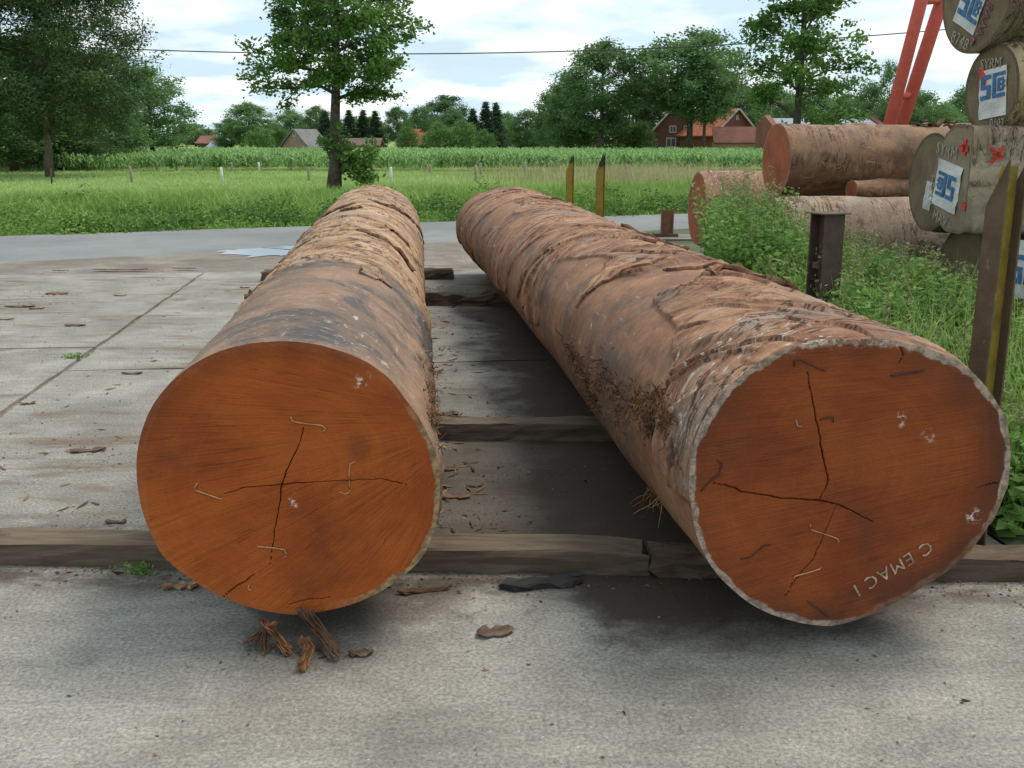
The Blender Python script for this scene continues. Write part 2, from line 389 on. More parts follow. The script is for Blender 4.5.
# concrete, broom finished across the slab, with tannin and dirt stains and shade painted under the logs
def concrete_mat(name, a, b, seam=False):
    t = NT(name)
    p = t.pos(rot=(0, 0, R(-4)))
    pb = t.pos(scale=(1.3, 6.5, 1), rot=(0, 0, R(-4)))
    n1 = t.noise(p, 0.9, 5, 0.6, 0.4)
    col = t.mix(t.ramp(n1, 0.35, 0.65), a, b)
    n2 = t.noise(pb, 2.0, 6, 0.68, 0.3)
    k = t.math('ADD', t.math('MULTIPLY', t.ramp(n2, 0.28, 0.72), 0.24), 0.88)
    n4 = t.noise(p, 2.3, 6, 0.65, 0.4)
    k = t.math('MULTIPLY', k, t.math('ADD', t.math('MULTIPLY', t.ramp(n4, 0.3, 0.7), 0.32), 0.84))
    col = t.mix(1.0, col, t.comb(k, k, k), 'MULTIPLY')
    n3 = t.noise(p, 75, 4, 0.75)
    k = t.math('ADD', t.math('MULTIPLY', t.ramp(n3, 0.3, 0.7), 0.8), 0.6)
    col = t.mix(1.0, col, t.comb(k, k, k), 'MULTIPLY')
    # brown bark dirt in streaks and patches
    d = t.math('MULTIPLY', t.ramp(t.noise(pb, 0.9, 5, 0.6, 0.5), 0.50, 0.66), t.ramp(t.noise(p, 0.7, 4, 0.6), 0.40, 0.54))
    d = t.math('MULTIPLY', d, t.ramp(t.sep(t.pos())[1], 3.6, 4.6))
    col = t.mix(t.math('MULTIPLY', d, 0.7), col, (0.13, 0.085, 0.055))
    # crumbs: tiny dark and light grains
    vz = t.vor(p, 38)
    col = t.mix(t.ramp(vz, 0.06, 0.12, 0.55, 0.0), col, (0.07, 0.055, 0.04))
    vw = t.vor(t.pos(rot=(0, 0, 0.7)), 26)
    col = t.mix(t.ramp(vw, 0.05, 0.11, 0.7, 0.0), col, (0.5, 0.49, 0.45))
    vy = t.vor(t.pos(rot=(0, 0, 1.9)), 60)
    col = t.mix(t.ramp(vy, 0.08, 0.16, 0.5, 0.0), col, (0.09, 0.08, 0.065))
    # hairline cracks
    hc = t.math('ABSOLUTE', t.math('SUBTRACT', t.noise(p, 0.55, 7, 0.6, 0.5), 0.5))
    hc = t.math('MULTIPLY', t.ramp(hc, 0.0008, 0.0026, 1.0, 0.0), t.ramp(t.noise(p, 0.5, 2), 0.47, 0.56))
    col = t.mix(t.math('MULTIPLY', hc, 0.3), col, (0.06, 0.045, 0.035))
    # tannin strip and painted contact shadow under and beside each log (runs with the logs, ragged edge)
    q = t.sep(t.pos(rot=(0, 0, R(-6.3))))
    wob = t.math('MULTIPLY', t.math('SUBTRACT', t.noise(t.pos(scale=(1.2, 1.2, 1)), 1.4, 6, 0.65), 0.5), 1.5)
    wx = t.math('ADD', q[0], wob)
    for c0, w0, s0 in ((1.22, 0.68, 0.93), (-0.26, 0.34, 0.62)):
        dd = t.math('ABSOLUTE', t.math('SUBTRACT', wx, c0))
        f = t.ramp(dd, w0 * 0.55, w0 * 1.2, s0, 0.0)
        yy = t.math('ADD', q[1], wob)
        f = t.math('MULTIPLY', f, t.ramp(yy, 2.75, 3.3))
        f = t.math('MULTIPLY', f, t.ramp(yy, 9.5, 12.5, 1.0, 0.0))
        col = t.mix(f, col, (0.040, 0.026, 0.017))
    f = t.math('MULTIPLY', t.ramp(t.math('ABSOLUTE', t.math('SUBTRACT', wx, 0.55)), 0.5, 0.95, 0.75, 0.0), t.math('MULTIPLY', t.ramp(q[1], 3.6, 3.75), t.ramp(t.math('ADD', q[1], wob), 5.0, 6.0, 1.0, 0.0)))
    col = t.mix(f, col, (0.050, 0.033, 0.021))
    # wet bark mud washed up along the foot of the foremost timber
    w0_ = t.sep(t.pos())
    e_ = t.math('ADD', t.math('ADD', w0_[1], t.math('MULTIPLY', w0_[0], 0.04)), t.math('MULTIPLY', wob, 0.16))
    f = t.math('MULTIPLY', t.ramp(e_, 3.30, 3.52), t.ramp(e_, 3.85, 4.3, 1.0, 0.0))
    f = t.math('MULTIPLY', f, t.ramp(t.noise(t.pos(scale=(1, 2, 1)), 3.5, 6, 0.7), 0.36, 0.6, 0.15, 0.85))
    col = t.mix(f, col, (0.05, 0.036, 0.026))
    h = t.math('ADD', t.math('MULTIPLY', n2, 1.0), t.math('MULTIPLY', n3, 0.6))
    return t.done(col, 0.82, t.bump(h, 0.5, 0.012), 0.3)

def wood_mat(name, a, b, dark):
    t = NT(name)
    v = t.co('Object', (1.5, 16, 16))
    col = t.mix(t.ramp(t.noise(v, 2, 6, 0.65, 0.4), 0.3, 0.7), a, b)
    col = t.mix(t.math('MULTIPLY', t.ramp(t.noise(t.co('Object', (2, 4, 4)), 1.6, 5, 0.6), 0.5, 0.72), 0.8), col, dark)
    return t.done(col, 0.85, t.bump(t.noise(v, 4, 6, 0.7), 0.6, 0.01), 0.25)
def rust_mat(name, a, b, chip=(0.5, 0.32, 0.26), chipf=0.0):
    t = NT(name); v = t.co()
    col = t.mix(t.ramp(t.noise(v, 9, 6, 0.65), 0.35, 0.65), a, b)
    if chipf > 0:
        col = t.mix(t.math('MULTIPLY', t.ramp(t.noise(t.co('Object', (1, 1, .4)), 14, 5, 0.7), 0.63, 0.70), chipf), col, chip)
    return t.done(col, 0.75, t.bump(t.noise(v, 60, 5, 0.7), 0.4, 0.006), 0.3)
def brick_mat(name, a, b):
    t = NT(name); x = t.n('ShaderNodeTexBrick'); v = t.co('Object')
    s = t.sep(v)
    t.l(t.comb(t.math('ADD', s[0], s[1]), s[2], 0.0), x.inputs['Vector'])
    x.inputs['Color1'].default_value = c4(a); x.inputs['Color2'].default_value = c4(b); x.inputs['Mortar'].default_value = (.3, .24, .2, 1)
    x.inputs['Scale'].default_value = 4.0; x.inputs['Mortar Size'].default_value = 0.015
    col = t.mix(t.ramp(t.noise(v, 0.8, 4), 0.35, 0.7, 0.0, 0.35), x.outputs[0], tuple(c * 0.5 for c in a))
    return t.done(col, 0.9)
def tile_mat(name, a, b):
    t = NT(name); v = t.co('Object')
    wv = t.n('ShaderNodeTexWave'); wv.bands_direction = 'Z'; t.l(v, wv.inputs[0]); wv.inputs['Scale'].default_value = 2.2; wv.inputs['Distortion'].default_value = 0.6
    col = t.mix(t.ramp(t.noise(v, 0.9, 5), 0.35, 0.65), a, b)
    k = t.math('ADD', t.math('MULTIPLY', wv.outputs[1], 0.3), 0.8)
    col = t.mix(1.0, col, t.comb(k, k, k), 'MULTIPLY')
    return t.done(col, 0.85)

M = {}
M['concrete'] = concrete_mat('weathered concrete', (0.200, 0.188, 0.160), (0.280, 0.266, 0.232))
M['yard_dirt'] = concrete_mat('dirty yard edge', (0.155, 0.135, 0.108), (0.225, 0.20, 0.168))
def asphalt():
    t = NT('pale worn asphalt'); p = t.pos()
    col = t.mix(t.ramp(t.noise(p, 0.4, 4), 0.35, 0.65), (0.165, 0.175, 0.175), (0.215, 0.222, 0.216))
    col = t.mix(t.math('MULTIPLY', t.ramp(t.noise(p, 1.7, 6, 0.7), 0.5, 0.7), 0.5), col, (0.14, 0.14, 0.13))
    k = t.math('ADD', t.math('MULTIPLY', t.noise(p, 60, 4, 0.7), 0.5), 0.75)
    col = t.mix(1.0, col, t.comb(k, k, k), 'MULTIPLY')
    # two paler wheel tracks worn along the road
    return t.done(col, 0.85, t.bump(t.noise(p, 120, 3), 0.4, 0.01), 0.3)
M['asphalt'] = asphalt()
def ground_m():
    t = NT('field ground'); p = t.pos(scale=(1, .45, 1))
    col = t.mix(t.ramp(t.noise(p, 0.25, 5), 0.35, 0.65), (0.19, 0.28, 0.075), (0.27, 0.38, 0.115))
    col = t.mix(t.ramp(t.noise(t.pos(), 2.5, 6, 0.7), 0.45, 0.75), col, (0.09, 0.12, 0.04))
    return t.done(col, 0.95, t.bump(t.noise(t.pos(), 8, 5), 0.6, 0.08), 0.1)
M['ground'] = ground_m()
M['soil'] = plain('dark soil', (0.06, 0.075, 0.03), 0.4, 3)
M['water'] = None
def water():
    t = NT('puddle water'); p = t.pos()
    return t.done((0.03, 0.03, 0.028), 0.03, t.bump(t.noise(p, 12, 2), 0.03, 0.01), 0.9)
M['water'] = water()
M['bark_left'] = bark_mat('peeled grey bark', (0.255, 0.155, 0.098), (0.15, 0.098, 0.068), (0.052, 0.051, 0.053), (0.46, 0.305, 0.185), (0.23, 0.125, 0.068), (0.58, 0.52, 0.45), (0.27, 0.13, 0.065))
M['bark_right'] = bark_mat('red brown flaking bark', (0.29, 0.145, 0.075), (0.19, 0.092, 0.049), (0.13, 0.085, 0.06), (0.42, 0.240, 0.138), (0.205, 0.084, 0.043), (0.58, 0.50, 0.42), (0.27, 0.105, 0.048))
M['end_left'] = endgrain_mat('orange end grain', (0.385, 0.093, 0.015), (0.29, 0.060, 0.011), (0.17, 0.036, 0.008), (0.40, 0.27, 0.14), 0.020, (0.11, 0.032, 0.014), 1)
M['end_right'] = endgrain_mat('red brown end grain', (0.28, 0.066, 0.014), (0.20, 0.043, 0.011), (0.145, 0.032, 0.010), (0.42, 0.31, 0.24), 0.019, (0.085, 0.03, 0.017), 1)
M['flake'] = plain('bark plate', (0.17, 0.10, 0.06), 0.45, 14, 0.85)
M['flake_dark'] = plain('dark bark strip', (0.10, 0.055, 0.03), 0.45, 14, 0.85)
M['chip'] = plain('bark chip', (0.115, 0.075, 0.05), 0.45, 16, 0.85)
M['fibre'] = plain('dry bast fibre', (0.17, 0.075, 0.032), 0.6, 25, 0.85)
M['fibre_pale'] = plain('pale bast fibre', (0.30, 0.18, 0.095), 0.4, 25, 0.85)
M['hook'] = plain('rusty staple wire', (0.46, 0.24, 0.12), 0.3, 40, 0.6, 0.4, 0.2)
M['hook_dark'] = plain('dark staple wire', (0.06, 0.035, 0.025), 0.3, 40, 0.6, 0.4, 0.4)
M['chalk'] = plain('faded white chalk', (0.40, 0.29, 0.21), 0.5, 30, 0.9)
M['chalk_soft'] = plain('dull chalk', (0.30, 0.28, 0.22), 0.45, 40, 0.9)
M['white'] = plain('white poster sheet', (0.55, 0.55, 0.53), 0.16, 7, 0.6)
M['blue'] = plain('blue print', (0.035, 0.13, 0.27), 0.3, 16, 0.6)
M['redpaint'] = plain('red spray paint', (0.50, 0.045, 0.03), 0.3, 25, 0.7)
M['purple'] = plain('faded purple paint', (0.22, 0.09, 0.11), 0.4, 30, 0.8)
M['beam'] = wood_mat('grey squared timber', (0.095, 0.068, 0.046), (0.165, 0.125, 0.088), (0.048, 0.034, 0.023))
M['beam_dark'] = wood_mat('rotten timber', (0.075, 0.05, 0.032), (0.14, 0.10, 0.07), (0.03, 0.022, 0.016))
M['post_wood'] = wood_mat('fence wood', (0.26, 0.22, 0.17), (0.36, 0.31, 0.25), (0.14, 0.11, 0.08))
M['post_white'] = plain('whitewashed post', (0.66, 0.66, 0.62), 0.15, 6)
M['rust'] = rust_mat('brown rusted steel', (0.085, 0.055, 0.032), (0.125, 0.082, 0.05), (0.55, 0.3, 0.25), 0.5)
M['rust_dark'] = rust_mat('dark rusted steel', (0.065, 0.044, 0.032), (0.095, 0.062, 0.045))
M['rust_red'] = rust_mat('red rusted steel', (0.24, 0.11, 0.06), (0.16, 0.07, 0.04), (0.55, 0.45, 0.38), 0.9)
M['yellow'] = rust_mat('yellow painted steel', (0.26, 0.18, 0.025), (0.17, 0.11, 0.02), (0.12, 0.06, 0.03), 0.9)
def yellow_tip():
    t = NT('yellow paint burnt off at the tip'); v = t.co()
    z = t.math('ADD', t.sep(v)[2], t.math('MULTIPLY', t.noise(v, 20, 4), .12))
    col = t.mix(t.ramp(t.noise(v, 9, 6, .65), .35, .65), (0.28, 0.20, 0.025), (0.20, 0.135, 0.02))
    col = t.mix(t.ramp(z, 1.26, 1.34), col, (0.03, 0.024, 0.018))
    return t.done(col, .7, t.bump(t.noise(v, 60, 5, .7), .4, .006))
M['yellow_tip'] = yellow_tip()
M['red'] = rust_mat('salmon red crane paint', (0.56, 0.10, 0.065), (0.47, 0.085, 0.06))
M['brick'] = brick_mat('red brick', (0.27, 0.085, 0.05), (0.20, 0.06, 0.042))
M['brick_dark'] = brick_mat('dark red brick', (0.15, 0.055, 0.04), (0.11, 0.045, 0.035))
M['tiles'] = tile_mat('orange roof tiles', (0.50, 0.17, 0.09), (0.38, 0.12, 0.065))
M['tiles_grey'] = tile_mat('grey roof tiles', (0.20, 0.19, 0.20), (0.15, 0.145, 0.15))
M['tiles_brown'] = tile_mat('brown roof tiles', (0.25, 0.11, 0.075), (0.19, 0.09, 0.07))
M['tiles_dull'] = tile_mat('dull brown roof', (0.17, 0.115, 0.09), (0.13, 0.09, 0.075))
M['tin'] = plain('pale corrugated sheet', (0.45, 0.48, 0.50), 0.12, 2, 0.5)
M['frame_white'] = plain('white painted wood', (0.52, 0.51, 0.48), 0.05, 4, 0.6)
M['glass'] = plain('dark window pane', (0.03, 0.035, 0.04), 0.2, 3, 0.1, 0.6)
M['trunk'] = plain('tree bark', (0.085, 0.068, 0.05), 0.45, 9, 0.95)
M['trunk_pale'] = plain('pale tree bark', (0.15, 0.125, 0.095), 0.4, 9, 0.95)
M['cable'] = plain('power cable', (0.03, 0.03, 0.032), 0.2, 3, 0.6)
M['leaf_maple'] = leaf_mat('roadside tree leaf', (0.055, 0.12, 0.024), (0.18, 0.32, 0.07), 0.4, 0, 0.5)
M['leaf_willow'] = leaf_mat('willow leaf', (0.026, 0.06, 0.02), (0.13, 0.21, 0.075), 0.3, 0, 0.4)
M['leaf_dark'] = leaf_mat('dark tree leaf', (0.07, 0.145, 0.05), (0.19, 0.31, 0.115), 0.4, 0.25, 0.3)
M['leaf_mid'] = leaf_mat('tree leaf', (0.075, 0.15, 0.05), (0.19, 0.31, 0.11), 0.4, 0.25, 0.3)
M['leaf_light'] = leaf_mat('light shrub leaf', (0.07, 0.145, 0.04), (0.17, 0.30, 0.085), 0.3, 0.2, 0.3)
M['leaf_conifer'] = leaf_mat('conifer needles', (0.022, 0.055, 0.025), (0.065, 0.12, 0.05), 0.15, 0.2, 0.3)
M['weed'] = leaf_mat('nettle leaf', (0.09, 0.19, 0.035), (0.28, 0.45, 0.12), 0.42, 0, 1.2)
M['weed_seed'] = leaf_mat('weed seed heads', (0.17, 0.20, 0.07), (0.27, 0.27, 0.12), 0.2, 0, 1.0)
M['verge'] = leaf_mat('verge weed leaf', (0.05, 0.125, 0.022), (0.23, 0.385, 0.08), 0.3, 0, 0.7, 0.5)
M['grass'] = leaf_mat('long grass', (0.15, 0.275, 0.05), (0.34, 0.49, 0.13), 0.3, 0, 0.45, 0.6)
M['meadow'] = leaf_mat('meadow grass', (0.30, 0.42, 0.125), (0.44, 0.56, 0.22), 0.3, 0, 0.16, 0.6)
M['dry'] = leaf_mat('dry grass stalks', (0.30, 0.26, 0.13), (0.48, 0.42, 0.24), 0.2, 0, 0.4)
M['corn'] = leaf_mat('maize leaf', (0.13, 0.26, 0.065), (0.30, 0.48, 0.17), 0.3, 0, 0.15)
M['blackstuff'] = plain('black rubber', (0.02, 0.019, 0.018), 0.3, 10, 0.7)

# ------------------------------------------------------------------ yard frame: u runs with the logs, w across
YA = R(6.3)
UA = np.array([-math.sin(YA), math.cos(YA), 0]); WA = np.array([math.cos(YA), math.sin(YA), 0])
def yd(w, u, z=0.0): return WA * w + UA * u + np.array([0, 0, z])

# ------------------------------------------------------------------ ground, road, yard
def grid_sheet(xs, ys, zf):
    X, Y = np.meshgrid(xs, ys); V = np.stack([X, Y, zf(X, Y)], -1).reshape(-1, 3)
    nx, ny = len(xs), len(ys)
    i = np.arange(ny - 1)[:, None] * nx + np.arange(nx - 1)[None]
    return V, np.stack([i, i + 1, i + 1 + nx, i + nx], -1).reshape(-1, 4)
GZ = -0.07
V, F = grid_sheet(np.linspace(-1600, 1600, 41), np.linspace(-300, 2400, 41), lambda x, y: x * 0 + GZ)
single('ground', V, F, M['ground'], kind='structure', base=np.zeros(3))

# road: strip between the traced kerbless edges, run on past the frame at both sides
n0, n1 = gr(0, 263, -.02), gr(640, 233, -.02)
f0, f1 = gr(0, 236, -.02), gr(690, 213.5, -.02)
def ext(a, b, s): return a + (b - a) * s
ss = np.concatenate([[-8, -3], np.linspace(-1, 2.2, 40), [4, 9]])
A_ = np.array([ext(n0, n1, s) for s in ss]); B_ = np.array([ext(f0, f1, s) for s in ss])
A_[2:-2, :2] += rng.normal(0, .05, (40, 2)); B_[2:-2, :2] += rng.normal(0, .06, (40, 2))
k = len(ss)
V = np.concatenate([A_, B_, A_ - [0, 0, .045], B_ - [0, 0, .045]])
i = np.arange(k - 1)
F = np.concatenate([np.stack([i, i + 1, i + 1 + k, i + k], 1), np.stack([i + 2 * k, i + 1 + 2 * k, i + 1, i], 1), np.stack([i + k, i + 1 + k, i + 1 + 3 * k, i + 3 * k], 1)])
single('road', V, F, M['asphalt'], kind='structure', base=np.zeros(3))

# yard base sheet (dirt and crushed concrete) reaching the road
c = [yd(-30, -8, -.024), yd(2.72, -8, -.024), yd(2.72, 15.2, -.024)]
V = [yd(-30, -8, -.024), yd(2.95, -8, -.024), yd(3.1, 19.2, -.024), yd(-6, 13.2, -.024), yd(-30, 10.0, -.024)]
rd = lambda s: ext(n0, n1, s) * np.array([1, 1, 0]) + np.array([0, 0, -.008])
V = [yd(-30, -8, -.024), yd(2.95, -8, -.024), yd(2.95, 14, -.024), rd(1.25)] + [rd(s) + np.array([0, -.05 + .0 * s, 0]) for s in (1.0, .75, .5, .25, 0, -.5, -1, -2)]
V = np.array(V); V = np.concatenate([V, V - [0, 0, .055]])
me = bpy.data.meshes.new('yard_ground'); kk = len(V) // 2
fs = [list(range(kk))] + [[a + kk, (a + 1) % kk + kk, (a + 1) % kk, a] for a in range(kk)]
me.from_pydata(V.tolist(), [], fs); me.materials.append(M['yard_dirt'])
tag(link('yard_ground', me), kind='structure')

yard = bpy.data.objects.new('concrete_yard', None); COL.objects.link(yard); tag(yard, kind='structure')
def slab(w0, w1, u0, u1):
    m = 14
    ws = np.linspace(w0 + .022, w1 - .022, m); us = np.linspace(u0 + .012, u1 - .012, m * 2)
    top = [(w, u) for u in us for w in ws]
    P = np.array([yd(w, u, 0) for w, u in top])
    # ragged edges
    for idx, (w, u) in enumerate(top):
        e = min(abs(w - ws[0]), abs(w - ws[-1]), abs(u - us[0]), abs(u - us[-1]))
        if e < 1e-6:
            P[idx, :2] += rng.normal(0, .008, 2)
    i = np.arange(len(us) - 1)[:, None] * m + np.arange(m - 1)[None]
    Q = np.stack([i, i + 1, i + 1 + m, i + m], -1).reshape(-1, 4).tolist()
    ring = list(range(m)) + [r * m + m - 1 for r in range(1, len(us))] + [(len(us) - 1) * m + c for c in range(m - 2, -1, -1)] + [r * m for r in range(len(us) - 2, 0, -1)]
    b0 = len(P)
    P = np.concatenate([P, P[ring] - [0, 0, .05]])
    for a in range(len(ring)):
        b = (a + 1) % len(ring); Q.append([ring[a], b0 + a, b0 + b, ring[b]])
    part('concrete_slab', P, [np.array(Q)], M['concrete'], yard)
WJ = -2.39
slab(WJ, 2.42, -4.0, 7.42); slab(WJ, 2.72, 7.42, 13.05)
slab(-7.4, WJ, -4.0, 2.3); slab(-7.4, WJ, 2.3, 8.3); slab(-7.4, WJ, 8.3, 13.0)
slab(-12.4, -7.4, 2.3, 8.0); slab(-12.4, -7.4, 8.0, 12.6)

# puddle on the low strip beside the road
pts = [(226, 251.5), (240, 249.5), (262, 248), (285, 246.5), (306, 245), (330, 244.5), (352, 246), (340, 250), (318, 252), (300, 254), (280, 255.5), (255, 256), (236, 254.5)]
P = np.array([gr(x, y, -.004) for x, y in pts])
Pc = P.mean(0); out = []
for a in range(len(P)):
    b = (a + 1) % len(P)
    for s in (0, .33, .66): out.append(P[a] + (P[b] - P[a]) * s + np.array([rng.normal(0, .10), rng.normal(0, .075), 0]))
V = np.array(out); me = bpy.data.meshes.new('puddle'); me.from_pydata((V - Pc).tolist(), [], [list(range(len(V)))]); me.materials.append(M['water'])
tag(link('puddle', me, None, Pc), 'long shallow rain puddle mirroring the sky beside the road', 'puddle', kind='structure')

# ------------------------------------------------------------------ the two big logs
def poly_z(pts, sc, ox, oy): return [(x / sc + ox, y / sc + oy) for x, y in pts]
def build_log(spec):
    out_px = spec['outline']
    base_Y = spec['Y']; axis = spec['axis'] / np.linalg.norm(spec['axis'])
    cx = np.mean([p[0] for p in out_px]); cy = np.mean([p[1] for p in out_px])
    c0 = at(cx, cy, base_Y)
    e1 = np.cross(axis, [0, 0, 1.0]); e1 /= np.linalg.norm(e1); e2 = np.cross(e1, axis)
    fn = spec.get('face_n', axis); fn = fn / np.linalg.norm(fn)
    P = np.array([on_plane(x, y, c0, fn) for x, y in out_px])
    # section coordinates and shear of the cut along the axis
    a, b = (P - c0) @ e1, (P - c0) @ e2
    th, r = np.arctan2(b, a), np.hypot(a, b)
    o = np.argsort(th); th, r = th[o], r[o]
    N = spec['N']
    TH = np.linspace(-np.pi, np.pi, N, endpoint=False)
    r0 = np.interp(TH, np.concatenate([th - 2 * np.pi, th, th + 2 * np.pi]), np.tile(r, 3))
    kern = np.array([1, 2, 3, 2, 1]) / 9; rr = np.concatenate([r0[-6:], r0, r0[:6]]); r0 = np.convolve(rr, kern, 'same')[6:-6]
    L = spec['L']; Nu = spec['Nu']
    U = L * (np.linspace(0, 1, Nu) ** 1.35)
    r1 = np.hypot(spec['far'][0] * np.cos(TH), spec['far'][1] * np.sin(TH))
    r1 = 1 / np.sqrt((np.cos(TH) / spec['far'][0]) ** 2 + (np.sin(TH) / spec['far'][1]) ** 2)
    c1 = spec['c1']
    UU, TT = np.meshgrid(U, TH, indexing='ij')
    t = UU / L; s = sst(0, 1, t) * .5 + t * .5
    RR = r0[None] * (1 - s) + r1[None] * s
    RR = RR + .03 * fbm(np.stack([np.cos(TT) * .9, np.sin(TT) * .9, UU * .35 + spec['seed']], -1).reshape(-1, 3), 3).reshape(RR.shape) * sst(0, .6, UU)
    cyl = np.stack([np.cos(TT) * .5, np.sin(TT) * .5, UU], -1).reshape(-1, 3)
    f, disp, white = spec['fields'](cyl, UU.ravel(), TT.ravel(), spec['seed'])
    R2 = RR + disp.reshape(RR.shape)
    cen = c0[None, None] + (c1 - c0)[None, None] * t[..., None]
    cen = cen + spec.get('bow', np.zeros(3))[None, None] * (np.sin(np.pi * t) ** 1)[..., None]
    Vb = cen + R2[..., None] * (np.cos(TT)[..., None] * e1 + np.sin(TT)[..., None] * e2)
    # the near cut is a plane: shear the first half metre to it
    sh = -((Vb[0] - c0) @ fn) / (axis @ fn)
    Vb = Vb + (sh[None, :, None] * np.clip(1 - UU / 0.6, 0, 1)[..., None]) * axis
    # far cut slightly ragged
    i = np.arange(Nu - 1)[:, None] * N; j = np.arange(N)[None]; k2 = (np.arange(N)[None] + 1) % N
    Q = np.stack([i + j, i + k2, i + N + k2, i + N + j], -1).reshape(-1, 4)
    root = thing(spec['name'], (c0[0], c0[1], 0.0), spec['label'], 'log', spec.get('group'))
    part('bark', Vb.reshape(-1, 3), Q, spec['mat'], root, True, {'f': f, 'cyl': cyl, 'white': white})
    # near face
    K = spec['K']
    NB, N = N, spec['NF']
    rim = np.stack([np.interp(np.linspace(0, NB, N, endpoint=False), np.arange(NB + 1), np.append(Vb[0][:, c], Vb[0][0, c])) for c in range(3)], 1)
    k2 = (np.arange(N)[None] + 1) % N; j = np.arange(N)[None]
    q = np.linspace(0, 1, K) ** 0.9
    Vf = c0 + (rim - c0)[None] * q[:, None, None]
    Vf = Vf.reshape(-1, 3)
    Rrim = np.linalg.norm(rim - c0, axis=1)
    a, b = (Vf - c0) @ e1, (Vf - c0) @ e2
    rd = (Rrim[None] * (1 - q[:, None])).ravel()
    crack = np.zeros(len(Vf)); AB = np.stack([a, b], 1)
    AB = AB + .004 * np.stack([fbm(np.stack([a * 30, b * 30, a * 0], 1), 2), fbm(np.stack([a * 30, b * 30 + 9, a * 0 + 3], 1), 2)], 1)
    for pl, wd in spec['cracks']:
        w3 = np.array([on_plane(x, y, c0, fn) for x, y in pl]); W2 = np.stack([(w3 - c0) @ e1, (w3 - c0) @ e2], 1)
        nseg = len(W2) - 1
        for sgi in range(nseg):
            p, d = W2[sgi], W2[sgi + 1] - W2[sgi]
            tt = np.clip(((AB - p) @ d) / (d @ d), 0, 1); dist = np.linalg.norm(AB - p - tt[:, None] * d, axis=1)
            ww = np.maximum(.0019, .44 * wd) * (1.0 - .5 * np.abs(2 * ((sgi + tt) / nseg) - 1))
            crack = np.maximum(crack, 1 - sst(ww * .5, ww * 1.1, dist))
    rg = .0025 * fbm(np.stack([a * 14, b * 14, a * 0], 1), 4)
    Vf = Vf + axis[None] * (crack * .02 + rg)[:, None] * np.clip(rd / .01, 0, 1)[:, None]
    pv = spec['pivot']
    dx, dy = a - pv[0], b - pv[1]
    ang = np.arctan2(dy, dx); ang = np.where(ang < 0, ang + 2 * np.pi, ang)
    saw = np.stack([ang * spec['sawf'] + .6 * fbm(np.stack([a * 3, b * 3, a * 0], 1), 3), np.hypot(dx, dy) * 1.6, a * 0], 1)
    stain, chalk, sap = spec['marks'](a, b, rd, np.arctan2(b, a))
    i = np.arange(K - 1)[:, None] * N
    Q = np.stack([i + j, i + N + j, i + N + k2, i + k2], -1).reshape(-1, 4)
    part('end_face', Vf, Q, spec['end_mat'], root, True, {'fa': np.stack([a, b, rd], 1), 'saw': saw, 'crack': crack, 'stain': stain, 'chalk': chalk, 'sap': sap})
    # far face
    N = NB; j = np.arange(N)[None]; k2 = (j + 1) % N
    rim = Vb[-1]; cc = rim.mean(0); q = np.linspace(0, 1, 6)
    Vf = (cc + (rim - cc)[None] * q[:, None, None]).reshape(-1, 3)
    i = np.arange(5)[:, None] * N; Q = np.stack([i + j, i + k2, i + N + k2, i + N + j], -1).reshape(-1, 4)
    z = np.zeros(len(Vf)); a, b = (Vf - cc) @ e1, (Vf - cc) @ e2
    part('end_face', Vf, Q, spec['end_mat'], root, False, {'fa': np.stack([a, b, .5 - np.hypot(a, b)], 1), 'saw': np.stack([a, b, z], 1), 'crack': z, 'stain': z, 'chalk': z, 'sap': z + 1})
    spec.update(c0=c0, e1=e1, e2=e2, fn=fn, axisn=axis, root=root, Vb=Vb, U=U, TH=TH)
    # staples
    for pl, rad, mk in spec['hooks']:
        pl = np.array(pl, float)
        w3 = np.array([on_plane(x, y, c0 - fn * .004, fn) for x, y in pl])
        d = np.linspace(0, len(w3) - 1, len(w3) * 3)
        w3 = np.stack([np.interp(d, np.arange(len(w3)), w3[:, c]) for c in range(3)], 1)
        w3[0] += fn * .012; w3[-1] += fn * .012
        mb = MB().tube(w3, rad, 6); part('staple', mb.V(), mb.F(), M[mk], root, True)
    return spec
def surf(sp, u, th, off=0.0):
    """point and frame on a log's skin"""
    i = int(np.clip(np.searchsorted(sp['U'], u), 1, len(sp['U']) - 2)); n = len(sp['TH'])
    j = int((th + np.pi) / (2 * np.pi) * n) % n
    p = sp['Vb'][i, j]; du = sp['Vb'][i + 1, j] - sp['Vb'][i - 1, j]; dt = sp['Vb'][i, (j + 3) % n] - sp['Vb'][i, (j - 3) % n]
    du = sp['axisn']; dt = dt / np.linalg.norm(dt); nn = np.cross(dt, du); nn /= np.linalg.norm(nn)
    cen = sp['Vb'][i].mean(0)
    if np.dot(nn, p - cen) < 0: nn = -nn
    return p + nn * off, du, np.cross(nn, du), nn

